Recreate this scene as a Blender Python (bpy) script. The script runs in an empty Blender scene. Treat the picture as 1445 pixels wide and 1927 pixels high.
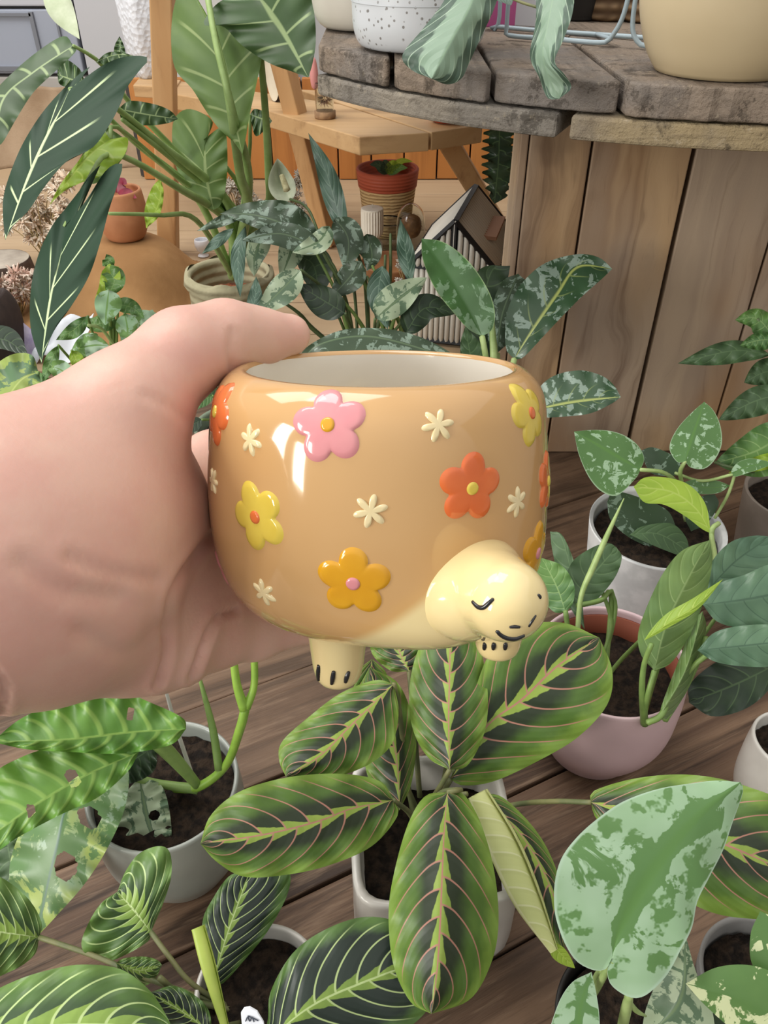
import bpy, math, random
import numpy as np
from mathutils import Vector
from mathutils.bvhtree import BVHTree

# ------------------------------------------------------------------ camera, light, exposure
F_PX = 1484.0; PITCH = math.radians(38); CAM_H = 0.62; CX, CY = 722.5, 963.5
scene = bpy.context.scene
COL = scene.collection
cam_d = bpy.data.cameras.new('camera'); cam = bpy.data.objects.new('camera', cam_d); COL.objects.link(cam)
cam.location = (0, 0, CAM_H); cam.rotation_euler = (math.pi/2-PITCH, 0, 0)
cam_d.sensor_fit = 'VERTICAL'; cam_d.sensor_height = 24.0
cam_d.lens = 24.0*F_PX/1927.0; cam_d.clip_start = 0.01
scene.camera = cam
scene.view_settings.view_transform = 'Standard'; scene.view_settings.look = 'None'
scene.view_settings.gamma = 1; scene.view_settings.use_curve_mapping = False
scene.view_settings.exposure = 0.0
world = bpy.data.worlds.new('world'); scene.world = world; world.use_nodes = True
bg = world.node_tree.nodes['Background']
def sky():                                     # soft room daylight, brighter from above
    nt = world.node_tree; tc = nt.nodes.new('ShaderNodeTexCoord'); sp = nt.nodes.new('ShaderNodeSeparateXYZ'); mr = nt.nodes.new('ShaderNodeMapRange')
    nt.links.new(tc.outputs['Generated'], sp.inputs[0]); nt.links.new(sp.outputs[2], mr.inputs[0])
    mr.inputs[1].default_value = -.3; mr.inputs[2].default_value = .9; mr.inputs[3].default_value = .26; mr.inputs[4].default_value = 1.15; mr.interpolation_type = 'SMOOTHSTEP'
    nt.links.new(mr.outputs[0], bg.inputs[1]); bg.inputs[0].default_value = (1.0, 0.975, 0.94, 1)
sky()
def area(name, loc, target, sx, sy, power, col=(1, 1, 1)):
    l = bpy.data.lights.new(name, 'AREA'); l.shape = 'RECTANGLE'; l.size = sx; l.size_y = sy; l.energy = power; l.color = col
    o = bpy.data.objects.new(name, l); COL.objects.link(o); o.location = loc
    d = Vector(target)-Vector(loc); o.rotation_euler = d.to_track_quat('-Z', 'Y').to_euler(); return o
area('window_daylight', (-2.0, -.56, .95), (0.0, 0.4, 0.3), 0.42, 1.1, 28, (1.0, 0.98, 0.94))
area('window_daylight', (-1.75, -1.15, .82), (0.0, 0.4, 0.3), 0.30, 0.62, 14, (1.0, 0.95, 0.82))
area('overhead_fill', (-.6, 1.2, 2.7), (0.0, .8, 0.1), 1.4, 1.0, 22, (1.0, 0.98, 0.95))  # added fill lamp overhead for soft downward shading, not a known roof opening
area('back_fill', (-1.6, 1.6, 2.5), (-.2, 1.9, 0.1), 1.4, 1.2, 26, (1.0, 0.97, 0.92))  # added fill lamp that brightens the background, stands for no known shop front

# ------------------------------------------------------------------ helpers
_fw = np.array([0, math.cos(PITCH), -math.sin(PITCH)]); _up = np.array([0, math.sin(PITCH), math.cos(PITCH)]); _rt = np.array([1.0, 0, 0])
_o = np.array([0, 0, CAM_H])
def P(px, py, d):
    return _o + d*(_fw + (px-CX)/F_PX*_rt - (py-CY)/F_PX*_up)
def PA(a):                                    # array (n,3) of pixel, pixel, depth
    a = np.asarray(a, float); return _o + a[:, 2:3]*(_fw + (a[:, 0:1]-CX)/F_PX*_rt - (a[:, 1:2]-CY)/F_PX*_up)
def G(px, py, z=0.0):                         # where a pixel's ray meets a level surface
    r = _fw + (px-CX)/F_PX*_rt - (py-CY)/F_PX*_up
    return _o + r*((z-CAM_H)/r[2])
def PR(v):
    v = np.atleast_2d(v)-_o; d = v@_fw
    return np.stack([CX+F_PX*(v@_rt)/d, CY-F_PX*(v@_up)/d, d], 1)
def lin(c):
    if isinstance(c, str): c = tuple(int(c[i:i+2], 16) for i in (0, 2, 4))
    return tuple((x/255/12.92 if x <= 10 else ((x/255+.055)/1.055)**2.4) for x in c[:3]) + (1.0,)

class V:                                       # a float socket with arithmetic
    def __init__(s, nt, k): s.nt = nt; s.k = k
    def op(s, o, *a):
        n = s.nt.nodes.new('ShaderNodeMath'); n.operation = o; s.nt.links.new(s.k, n.inputs[0])
        for i, x in enumerate(a):
            if isinstance(x, V): s.nt.links.new(x.k, n.inputs[i+1])
            else: n.inputs[i+1].default_value = x
        return V(s.nt, n.outputs[0])
    def __add__(s, x): return s.op('ADD', x)
    __radd__ = __add__
    def __sub__(s, x): return s.op('SUBTRACT', x)
    def __rsub__(s, x): return s.op('MULTIPLY', -1.0).op('ADD', x)
    def __mul__(s, x): return s.op('MULTIPLY', x)
    __rmul__ = __mul__
    def __truediv__(s, x): return s.op('DIVIDE', x)
    def __pow__(s, x): return s.op('POWER', x)
    def abs(s): return s.op('ABSOLUTE')
    def fract(s): return s.op('FRACT')
    def sin(s): return s.op('SINE')
    def mn(s, x): return s.op('MINIMUM', x)
    def mx(s, x): return s.op('MAXIMUM', x)
    def gt(s, x): return s.op('GREATER_THAN', x)
    def ss(s, a, b):
        n = s.nt.nodes.new('ShaderNodeMapRange'); n.interpolation_type = 'SMOOTHSTEP'
        s.nt.links.new(s.k, n.inputs[0])
        if a <= b: n.inputs[1].default_value = a; n.inputs[2].default_value = b; n.inputs[3].default_value = 0; n.inputs[4].default_value = 1
        else: n.inputs[1].default_value = b; n.inputs[2].default_value = a; n.inputs[3].default_value = 1; n.inputs[4].default_value = 0
        return V(s.nt, n.outputs[0])
class Mat:
    def __init__(s, name, rough=.5, spec=.5, coat=0, sss=0, translucent=0):
        s.m = bpy.data.materials.new(name); s.m.use_nodes = True; s.nt = s.m.node_tree; N = s.nt.nodes
        s.b = N['Principled BSDF']; s.b.inputs['Roughness'].default_value = rough
        s.b.inputs['Specular IOR Level'].default_value = spec
        s.b.inputs['Coat Weight'].default_value = coat; s.b.inputs['Coat Roughness'].default_value = .04
        s.tr = None
        if sss:
            s.b.inputs['Subsurface Weight'].default_value = sss; s.b.inputs['Subsurface Radius'].default_value = (1, .35, .2)
            s.b.inputs['Subsurface Scale'].default_value = .006
        if translucent:
            out = N['Material Output']; mx = N.new('ShaderNodeMixShader'); s.tr = N.new('ShaderNodeBsdfTranslucent')
            mx.inputs[0].default_value = translucent
            s.nt.links.new(s.b.outputs[0], mx.inputs[1]); s.nt.links.new(s.tr.outputs[0], mx.inputs[2]); s.nt.links.new(mx.outputs[0], out.inputs[0])
    def uv(s):
        n = s.nt.nodes.new('ShaderNodeUVMap'); n.uv_map = 'UVMap'; sp = s.nt.nodes.new('ShaderNodeSeparateXYZ'); s.nt.links.new(n.outputs[0], sp.inputs[0])
        s.uvk = n.outputs[0]
        return V(s.nt, sp.outputs[0]), V(s.nt, sp.outputs[1])
    def xyz(s, world=False):
        if world: n = s.nt.nodes.new('ShaderNodeNewGeometry').outputs['Position']
        else: n = s.nt.nodes.new('ShaderNodeTexCoord').outputs['Object']
        sp = s.nt.nodes.new('ShaderNodeSeparateXYZ'); s.nt.links.new(n, sp.inputs[0])
        return [V(s.nt, sp.outputs[i]) for i in range(3)]
    def vec(s, x, y, z):
        n = s.nt.nodes.new('ShaderNodeCombineXYZ')
        for i, a in enumerate((x, y, z)):
            if isinstance(a, V): s.nt.links.new(a.k, n.inputs[i])
            else: n.inputs[i].default_value = a
        return n.outputs[0]
    def noise(s, scale, detail=3, vec=None, rough=.55, dist=0):
        n = s.nt.nodes.new('ShaderNodeTexNoise'); n.inputs['Scale'].default_value = scale; n.inputs['Detail'].default_value = detail
        n.inputs['Roughness'].default_value = rough; n.inputs['Distortion'].default_value = dist
        if vec is None: vec = s.nt.nodes.new('ShaderNodeTexCoord').outputs['Object']
        s.nt.links.new(vec, n.inputs['Vector']); return V(s.nt, n.outputs[0])
    def voro(s, scale, vec=None, out=0):
        n = s.nt.nodes.new('ShaderNodeTexVoronoi'); n.inputs['Scale'].default_value = scale
        if vec is None: vec = s.nt.nodes.new('ShaderNodeTexCoord').outputs['Object']
        s.nt.links.new(vec, n.inputs['Vector']); return V(s.nt, n.outputs[out])
    def mix(s, f, a, b):
        n = s.nt.nodes.new('ShaderNodeMix'); n.data_type = 'RGBA'
        if isinstance(f, V): s.nt.links.new(f.k, n.inputs[0])
        else: n.inputs[0].default_value = f
        for c, i in ((a, 6), (b, 7)):
            if isinstance(c, (tuple, list, str)): n.inputs[i].default_value = lin(c)
            else: s.nt.links.new(c, n.inputs[i])
        return n.outputs[2]
    def col(s, c):
        if isinstance(c, (tuple, list, str)):
            s.b.inputs[0].default_value = lin(c)
            if s.tr: s.tr.inputs[0].default_value = lin(c)
        else:
            s.nt.links.new(c, s.b.inputs[0])
            if s.tr: s.nt.links.new(c, s.tr.inputs[0])
        return s
    def bump(s, h, strength=.4, dist=.002):
        n = s.nt.nodes.new('ShaderNodeBump'); n.inputs['Strength'].default_value = strength; n.inputs['Distance'].default_value = dist
        s.nt.links.new(h.k, n.inputs['Height']); s.nt.links.new(n.outputs[0], s.b.inputs['Normal']); return s
def simple(name, c, rough=.5, c2=None, scale=30, bump=0, bscale=60, spec=.5, coat=0, translucent=0, bd=.001):
    m = Mat(name, rough, spec, coat, 0, translucent)
    m.col(m.mix(m.noise(scale, 4).ss(.35, .65), c, c2) if c2 else c)
    if bump: m.bump(m.noise(bscale, 4), bump, bd)
    return m.m

def thing(name, label, cat, loc=(0, 0, 0), group=None):
    o = bpy.data.objects.new(name, None); COL.objects.link(o); o.location = tuple(float(x) for x in loc); o.empty_display_size = .02
    o['label'] = label; o['category'] = cat
    if group: o['group'] = group
    return o
def base_of(o):
    b = Vector((0, 0, 0))
    while o is not None: b = b+o.location; o = o.parent
    return np.array(b)
def mesh(name, vf, mat, parent=None, smooth=True, uv=None, label=None, origin=None, mods=None):
    v, f = vf[0], vf[1]
    if len(vf) > 2 and uv is None: uv = vf[2]
    v = np.asarray(v, float)
    if parent is not None: off = base_of(parent)
    elif origin is not None: off = np.array(origin, float)
    else: off = np.zeros(3)
    me = bpy.data.meshes.new(name); me.from_pydata((v-off).tolist(), [], [tuple(int(i) for i in q) for q in f]); me.update()
    if smooth: me.polygons.foreach_set('use_smooth', [True]*len(me.polygons))
    if uv is not None:
        uv = np.asarray(uv, float); l = me.uv_layers.new(name='UVMap')
        idx = np.empty(len(me.loops), dtype=np.int32); me.loops.foreach_get('vertex_index', idx)
        l.data.foreach_set('uv', uv[idx].ravel())
    me.materials.append(mat)
    o = bpy.data.objects.new(name, me); COL.objects.link(o)
    if parent is not None: o.parent = parent
    elif origin is not None: o.location = tuple(float(x) for x in origin)
    if label: o['label'] = label
    return o
def tag(o, label, cat, group=None, kind=None):
    o['label'] = label; o['category'] = cat
    if group: o['group'] = group
    if kind: o['kind'] = kind
    return o
def struct(name, vf, mat, smooth=False, label=None):
    o = mesh(name, vf, mat, smooth=smooth); o['kind'] = 'structure'
    return o
def join(*parts):
    V_, F_, U_ = [], [], []; n = 0; hasuv = all(len(p) > 2 for p in parts)
    for p in parts:
        v = np.asarray(p[0], float); V_.append(v); F_ += [tuple(i+n for i in q) for q in p[1]]
        if hasuv: U_.append(np.asarray(p[2]))
        n += len(v)
    r = (np.vstack(V_), F_)
    return r + (np.vstack(U_),) if hasuv else r
def spline(pts, n):
    p = np.asarray(pts, float)
    if len(p) == 2: return p[0]+(p[1]-p[0])*np.linspace(0, 1, n)[:, None]
    q = np.vstack([2*p[0]-p[1], p, 2*p[-1]-p[-2]])
    out = []; seg = []
    for i in range(1, len(q)-2):
        a, b, c, d = q[i-1:i+3]; t = np.linspace(0, 1, 14, endpoint=False)[:, None]
        out.append(.5*((2*b)+(c-a)*t+(2*a-5*b+4*c-d)*t**2+(-a+3*b-3*c+d)*t**3))
    out = np.vstack(out+[p[-1:]])
    s = np.r_[0, np.cumsum(np.linalg.norm(np.diff(out[:, :min(3, out.shape[1])], axis=0), axis=1))]
    u = np.linspace(0, s[-1], n)
    return np.stack([np.interp(u, s, out[:, k]) for k in range(out.shape[1])], 1)
def tube(pts, rad, seg=10, n=None, cap=True, flat=1.0):
    """a smooth tube through world points; rad is one radius or one for each point"""
    p = np.asarray(pts, float); r = np.full(len(p), rad, float) if np.isscalar(rad) else np.asarray(rad, float)
    n = n or max(6, 6*(len(p)-1)+1)
    a = np.c_[p, r]; a = spline(a, n) if len(p) > 1 else a
    p, r = a[:, :3], np.maximum(a[:, 3], 1e-5)
    T = np.gradient(p, axis=0); T /= np.linalg.norm(T, axis=1)[:, None]+1e-12
    nrm = np.cross(T[0], [0.3, 0.2, 1.0]); nrm /= np.linalg.norm(nrm)
    vs = []
    for i in range(n):
        nrm = nrm-T[i]*(nrm@T[i]); nrm /= np.linalg.norm(nrm)+1e-12; b = np.cross(T[i], nrm)
        th = np.arange(seg)*2*math.pi/seg
        vs.append(p[i]+r[i]*(np.cos(th)[:, None]*nrm+flat*np.sin(th)[:, None]*b))
    v = np.vstack(vs); f = []
    for i in range(n-1):
        for j in range(seg):
            k = (j+1) % seg; f.append((i*seg+j, i*seg+k, (i+1)*seg+k, (i+1)*seg+j))
    if cap:
        m = len(v); v = np.vstack([v, p[0]-T[0]*r[0]*.5, p[-1]+T[-1]*r[-1]*.5])
        for j in range(seg):
            k = (j+1) % seg; f.append((m, k, j)); f.append((m+1, (n-1)*seg+j, (n-1)*seg+k))
    return v, f
def ptube(pts, rad, seg=8, **k):              # pixel, pixel, depth and radius in pixels
    p = np.asarray(pts, float); r = np.full(len(p), rad, float) if np.isscalar(rad) else np.asarray(rad, float)
    return tube(PA(p), r*p[:, 2]/F_PX, seg, **k)
def lathe(prof, c=(0, 0, 0), seg=48, sq=0, rot=0.0, squash=1.0):
    """prof: (radius, height) pairs; sq > 0 squares the plan (superellipse)"""
    v = []; th = np.arange(seg)*2*math.pi/seg
    co, si = np.cos(th), np.sin(th)
    k = 1.0 if not sq else 1/(np.abs(co)**sq+np.abs(si)**sq)**(1/sq)
    cr, sr = math.cos(rot), math.sin(rot)
    for r, z in prof:
        x, y = r*co*k, r*si*k*squash
        v.append(np.stack([x*cr-y*sr+c[0], x*sr+y*cr+c[1], np.full(seg, z+c[2])], 1))
    v = np.vstack(v); f = []
    for i in range(len(prof)-1):
        for j in range(seg):
            q = (j+1) % seg; f.append((i*seg+j, i*seg+q, (i+1)*seg+q, (i+1)*seg+j))
    return v, f
def smooth_prof(pr, n=60):
    return [tuple(x) for x in spline(pr, n)]
def box(c, s, rz=0.0, rx=0.0, ry=0.0):
    x, y, z = [a/2 for a in s]
    v = np.array([(a*x, b*y, d*z) for a in (-1, 1) for b in (-1, 1) for d in (-1, 1)], float)
    for ang, (i, j) in ((rx, (1, 2)), (ry, (2, 0)), (rz, (0, 1))):
        if ang:
            ca, sa = math.cos(ang), math.sin(ang); a, b = v[:, i].copy(), v[:, j].copy(); v[:, i] = ca*a-sa*b; v[:, j] = sa*a+ca*b
    return v+np.array(c, float), [(0, 1, 3, 2), (4, 6, 7, 5), (0, 4, 5, 1), (2, 3, 7, 6), (0, 2, 6, 4), (1, 5, 7, 3)]
def beam(a, b, w, t, side=(0, 1, 0)):          # a bar of rectangular section from a to b
    a, b = np.array(a, float), np.array(b, float); T = (b-a)/np.linalg.norm(b-a)
    s = np.array(side, float); s -= T*(s@T); s /= np.linalg.norm(s); n = np.cross(T, s)
    v = [p+i*n*w/2+j*s*t/2 for p in (a, b) for i, j in ((-1, -1), (1, -1), (1, 1), (-1, 1))]
    return np.array(v), [(0, 1, 2, 3), (7, 6, 5, 4), (0, 4, 5, 1), (1, 5, 6, 2), (2, 6, 7, 3), (3, 7, 4, 0)]
def prism(poly, z0, z1):                        # plan outline, bottom, top
    n = len(poly); v = [(x, y, z0) for x, y in poly]+[(x, y, z1) for x, y in poly]
    return np.array(v, float), [tuple(range(n))[::-1], tuple(range(n, 2*n))]+[(i, (i+1) % n, n+(i+1) % n, n+i) for i in range(n)]
def bevel(o, w=.002, seg=2):
    m = o.modifiers.new('bevel', 'BEVEL'); m.width = w; m.segments = seg; m.limit_method = 'ANGLE'; m.angle_limit = .6; return o

# ---- leaves: a blade lofted between its midrib and its two margins, each margin with its own reach in depth
def blade(M, L, R, dl=0.0, dr=0.0, arch=.0, wave=0.0, nu=34, nv=7, holes=None, seed=0, wf=5.0, cup=0.0):
    M = np.asarray(M, float); rng = random.Random(seed)
    Mc = spline(M, nu); v, uv = [], []
    Ls = spline(np.array([M[0, :2]]+list(L)+[M[-1, :2]], float), nu); Rs = spline(np.array([M[0, :2]]+list(R)+[M[-1, :2]], float), nu)
    ph = rng.random()*6
    ts = np.linspace(-1, 1, 2*nv+1)
    d0 = Mc[:, 2].mean()
    for i in range(nu):
        u = i/(nu-1)
        for t in ts:
            S, ds = (Ls, dl) if t < 0 else (Rs, dr); a = abs(t)
            xy = Mc[i, :2]*(1-a)+S[i]*a
            w = np.linalg.norm(S[i]-Mc[i, :2])*d0/F_PX
            d = Mc[i, 2]+ds*a*min(1, w/.01)*min(1, 4*u*(1-u)+.3)+arch*a*a*min(1, w/.01)+wave*a*a*math.sin(ph+u*wf*2*math.pi+(1.3 if t < 0 else 0))*min(1, 6*(1-u))
            d += cup*(1-a)**2*min(1, w/.01)*4*u*(1-u)
            v.append((xy[0], xy[1], d)); uv.append((u, t))
    W = 2*nv+1; f = []
    for i in range(nu-1):
        for j in range(W-1):
            if holes:
                uc, tc = (i+.5)/(nu-1), (ts[j]+ts[j+1])/2
                if any(((uc-h[0])/h[2])**2+((tc-h[1]-(uc-h[0])*h[4])/h[3])**2 < 1 for h in holes): continue
            f.append((i*W+j, i*W+j+1, (i+1)*W+j+1, (i+1)*W+j))
    return PA(v), f, np.array(uv)
SHAPES = dict(ovate=lambda u: np.sin(math.pi*u**.72)**.85, lance=lambda u: np.sin(math.pi*u**.85)**1.0,
              round=lambda u: np.sin(math.pi*u**.85)**.6, heart=lambda u: (np.sin(math.pi*np.clip(u*.93+.07, 0, 1)**.6))**.9)
def simple_blade(M, wl, wr=None, shape='ovate', **k):
    wr = wl if wr is None else wr
    c = spline(np.asarray(M, float), 13); T = np.gradient(c[:, :2], axis=0); T /= np.linalg.norm(T, axis=1)[:, None]+1e-9
    N = np.stack([T[:, 1], -T[:, 0]], 1); u = np.linspace(0, 1, 13); w = SHAPES[shape](u)[:, None]
    L = c[:, :2]+N*w*wl; R = c[:, :2]-N*w*wr
    if shape == 'heart':
        b = c[0, :2]-T[0]*wl*.35
        L = np.vstack([b+N[0]*wl*.45, L[1:]]); R = np.vstack([b-N[0]*wr*.45, R[1:]])
        return blade(M, L[:-1], R[:-1], **k)
    return blade(M, L[1:-1], R[1:-1], **k)
def leaf(parent, mat, vf, petiole=None, prad=3, pmat=None, label=None, pseg=8, subd=0):
    o = mesh('leaf', vf, mat, parent, label=label)
    if subd: o.modifiers.new('soft', 'SUBSURF').levels = subd; o.modifiers['soft'].render_levels = subd
    if petiole is not None: mesh('petiole', ptube(petiole, prad, pseg), pmat or MT['stem'], o)
    return o

# ---- surface nets: one continuous skin around a smooth field
def surfnets(f, lo, hi, h, newton=2):
    lo, hi = np.array(lo, float), np.array(hi, float)
    ax = [np.arange(lo[i], hi[i]+h, h) for i in range(3)]
    X = np.stack(np.meshgrid(*ax, indexing='ij'), -1); sh = X.shape[:3]
    D = f(X.reshape(-1, 3)).reshape(sh); S = D < 0
    c = np.zeros(tuple(s-1 for s in sh)); acc = np.zeros(c.shape+(3,))
    offs = [(i, j, k) for i in (0, 1) for j in (0, 1) for k in (0, 1)]
    def sl(o): return tuple(slice(o[i], sh[i]-1+o[i]) for i in range(3))
    for a in offs:
        for k in range(3):
            if a[k]: continue
            b = list(a); b[k] = 1; b = tuple(b)
            da, db = D[sl(a)], D[sl(b)]; m = (da < 0) != (db < 0)
            t = np.where(m, da/(da-db+1e-20), 0)
            q = np.zeros(c.shape+(3,)); q[...] = a; q[..., k] = t
            acc += q*m[..., None]; c += m
    act = c > 0; ids = -np.ones(c.shape, int); ids[act] = np.arange(act.sum())
    idx = np.argwhere(act); v = lo+h*(idx+acc[act]/c[act][:, None])
    faces = []
    for k in range(3):
        a, b = (k+1) % 3, (k+2) % 3
        s0 = [slice(1, -1)]*3; s0[k] = slice(0, -1); s1 = list(s0); s1[k] = slice(1, None)
        A, B = S[tuple(s0)], S[tuple(s1)]; m = np.argwhere(A != B)
        if not len(m): continue
        base = m.copy(); base[:, a] += 1; base[:, b] += 1
        pos = A[tuple(m.T)]
        def g(da, db):
            q = base.copy(); q[:, a] -= da; q[:, b] -= db; return ids[tuple(q.T)]
        q = np.stack([g(1, 1), g(0, 1), g(0, 0), g(1, 0)], 1); q[~pos] = q[~pos][:, ::-1]
        faces.append(q)
    fc = np.vstack(faces); e = h*.3
    for _ in range(newton):
        g0 = f(v); gr = np.stack([f(v+np.eye(3)[i]*e)-f(v-np.eye(3)[i]*e) for i in range(3)], 1)/(2*e)
        v = v-np.clip(g0, -h, h)[:, None]*gr/(np.sum(gr*gr, 1)[:, None]+1e-9)
    return v, fc.tolist()
def rcone(p, a, b, r1, r2):
    ba = b-a; l2 = ba@ba; rr = r1-r2; a2 = l2-rr*rr
    if a2 <= 0: return np.linalg.norm(p-(a if r1 > r2 else b), axis=1)-max(r1, r2)
    il2 = 1/l2; pa = p-a; y = pa@ba; z = y-l2; x2 = np.sum((pa*l2-y[:, None]*ba)**2, 1); y2 = y*y*l2; z2 = z*z*l2
    k = np.sign(rr)*rr*rr*x2; 
    d = (np.sqrt(x2*a2*il2)+y*rr)*il2-r1
    d = np.where(np.sign(z)*a2*z2 > k, np.sqrt(x2+z2)*il2-r2, d)
    return np.where(np.sign(y)*a2*y2 < k, np.sqrt(x2+y2)*il2-r1, d)
def smin(a, b, k):
    h = np.clip(.5+.5*(b-a)/k, 0, 1); return b*(1-h)+a*h-k*h*(1-h)

# ------------------------------------------------------------------ materials
MT = {}
def leafmat(name, c1, c2, vein=None, nv=7, k=.22, lw=.05, rough=.42, scale=35, band=None, vw=.02, edge=None, translucent=.12, vfade=.95, bumpy=.3):
    """plain leaf: two greens, midrib and arching side veins, in the blade's own coordinates"""
    m = Mat(name, rough, .5, translucent=translucent); u, v = m.uv(); av = v.abs()
    c = m.mix(m.noise(scale, 4).ss(.35, .65), c1, c2)
    ph = ((u-(av**1.6)*k)*nv+v.gt(0)*.35).fract(); dist = (ph-.5).abs()
    line = dist.ss(lw*1.6, lw*.5)*av.ss(vfade, vfade-.25)
    mid = av.ss(vw*2.2*1.2, vw)
    if vein: c = m.mix(line.mx(mid)*(.85 if vein else 0), c, vein)
    if edge: c = m.mix(av.ss(.93, .985), c, edge)
    m.col(c); m.bump(dist.ss(0, .3)*.7+m.noise(90, 3)*.25, bumpy, .0012); MT[name] = m.m
def prayer(name, vein, dark, mid, light, bandc, nv=8, k=.30, dk=.62, vwid=.035, bw=.17):
    """prayer plant: jagged pale band on the midrib, thin arching veins, dark blotches between them"""
    m = Mat(name, .42, .45, translucent=.08); u, v = m.uv(); av = v.abs(); n = m.noise(60, 4); n2 = m.noise(28, 3)
    t = (u-(av**1.7)*k)*nv+v.gt(0)*.45+(n2-.5)*.12; ph = t.fract(); dist = (ph-.5).abs()
    c = m.mix((av+n*.25+(u-.5)*.12).ss(dk+.22, dk-.08), mid, dark)
    c = m.mix((av+n*.35).ss(.86, 1.12), c, light)
    c = m.mix(n2.ss(.55, .75)*av.ss(.35, .8)*.5, c, light)
    saw = (ph-.5+1.0).fract()
    width = (saw*(bw*.95)+bw*.35+(m.noise(160, 2)-.5)*.08)*(u.ss(1.02, .75)*.75+.25)
    c = m.mix((width-av).ss(0, .02), c, m.mix(n, bandc, light))
    line = dist.ss(vwid*1.5, vwid*.7)*av.ss(.96, .78)*av.ss(.0, .03)
    c = m.mix(line*.9, c, vein)
    c = m.mix(av.ss(.022, .012), c, vein)
    m.col(c); m.bump(dist.ss(0, .35)*.8+m.noise(200, 2)*.15, .35, .0015); MT[name] = m.m
def silver(name, c1, c2, pat, thr=.5, scale=55, midc=None, mw=.2, edge=None, rough=.45, spec=.4, translucent=.08, stretch=True, pat2=None, vein=None, grow=.0, gate=.30):
    """blade with silver or cream patches"""
    m = Mat(name, rough, spec, translucent=translucent); u, v = m.uv(); av = v.abs()
    c = m.mix(m.noise(30, 3), c1, c2)
    n = m.noise(scale, 5, rough=.62, dist=.6)
    f = (n+(av-.3)*grow-(av.ss(mw, 0)*.5)).ss(thr-.015, thr+.015)
    f = f*(m.noise(scale*2.3, 3).ss(gate, gate+.05))
    pc = m.mix(m.noise(scale*.5, 3).ss(.4, .6), pat, pat2 or pat)
    c = m.mix(f, c, pc)
    if midc: c = m.mix(av.ss(mw*.55, mw*.1), c, midc)
    if vein:
        ph = ((u-(av**1.5)*.3)*6+v.gt(0)*.4).fract(); c = m.mix((ph-.5).abs().ss(.06, .02)*av.ss(.7, .3)*.6, c, vein)
    if edge: c = m.mix(av.ss(.95, .985), c, edge)
    m.col(c); m.bump(n, .25, .001); MT[name] = m.m
prayer('red_prayer', 'B07C6C', '27331F', '4C6A2A', '73903A', 'A0B552', bw=.15, dk=.50)
prayer('lemon_prayer', 'AEC284', '202D25', '30472B', '4F6E34', '98B34C', nv=9, dk=.9, vwid=.045, bw=.15)
prayer('lemon_prayer_pale', 'BCD290', '38502F', '4B6A34', '638440', '9DBA58', nv=8, dk=.5, vwid=.05, bw=.3)
def alocasia():
    m = Mat('alocasia_dark', .55, .25, translucent=.04); u, v = m.uv(); av = v.abs()
    c = m.mix(m.noise(22, 3), '1F3526', '29432F')
    ph = ((u+av*.02)*4.4+v.gt(0)*.3+.15).fract(); line = (ph-.5).abs().ss(.045, .018)*av.ss(.8, .55)
    c = m.mix(line.mx(av.ss(.05, .025)*u.ss(1.05, .9)), c, 'C3D6A6')
    m.col(c); m.bump((ph-.5).abs().ss(0, .3), .35, .003); MT['alocasia_dark'] = m.m
alocasia()
leafmat('alocasia_under', '64803E', '557237', '9FB278', 5, .05, .04, .5, 12, vw=.03, translucent=.3)
leafmat('alocasia_top', '37502C', '425E34', '9BB07C', 4, .05, .04, .45, 12, vw=.03, translucent=.15)
leafmat('lime_leaf', '8DAE3A', 'A6C445', 'B7CE62', 6, .2, .05, .4, 20, vw=.03, translucent=.35)
leafmat('green_leaf', '5E8442', '4E7440', '82A062', 7, .2, .04, .42, 25)
leafmat('dim_leaf', '3F5838', '4A6640', '5D7850', 6, .2, .04, .5, 25)
leafmat('dark_leaf', '28382A', '34472F', '4A6040', 6, .2, .04, .4, 25)
leafmat('grey_leaf', '5C7868', '476352', '7A9482', 7, .3, .06, .38, 30)
leafmat('philodendron', '6F8B4A', '5E7C46', '8BA468', 7, .25, .03, .36, 18)
leafmat('philodendron_blue', '5A7A5C', '4C6C54', '3C5A44', 5, .25, .03, .36, 18)
leafmat('fenestrated', '638F38', '4E7C2E', '84A850', 8, .15, .1, .4, 26, bumpy=.6)
silver('variegated_fenestrated', '587C50', '6E8E58', '92AC92', .5, 40, '5C7A68', .1, rough=.35, pat2='A0B260', gate=.36)
silver('scindapsus', '668C54', '58804A', 'A2C0A0', .455, 34, '5E8649', .25, 'AAC5AC', rough=.42, pat2='93B48E', grow=.04, gate=.41)
silver('scindapsus_spotted', '4E7240', '5A8048', '9AB896', .56, 110, '57803F', .16, '93AF8C', rough=.42)
silver('scindapsus_dark', '384C38', '42583F', '7C9280', .58, 90, None, .1, rough=.45)
silver('aglaonema', '2F4734', '3C5A3A', '84988A', .53, 60, 'A3AE62', .16, rough=.3, spec=.6, vein='8C9C60')
silver('aglaonema_back', '44683C', '537A48', '7F9E7C', .56, 45, None, .15, '93B07C', rough=.3, spec=.6)
silver('mottled_dark', '38493A', '46583F', '7E9282', .54, 70, '5F7456', .12, rough=.34)
silver('mottled_pale', '647C62', '566E54', 'A2B294', .47, 60, '6E8460', .12, rough=.36)
silver('syngonium', '86AA66', '76A05E', 'B8D2B8', .45, 40, None, .1, rough=.5, pat2='9CC09A', translucent=.25)
silver('marble_pothos', '4E7440', '6A8F4C', 'D3DCAC', .56, 55, None, .1, rough=.35)
silver('mottled_yellow', '8CA050', '9CB060', '5C7C58', .55, 45, 'B0C070', .1, rough=.45, translucent=.2)
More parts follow.
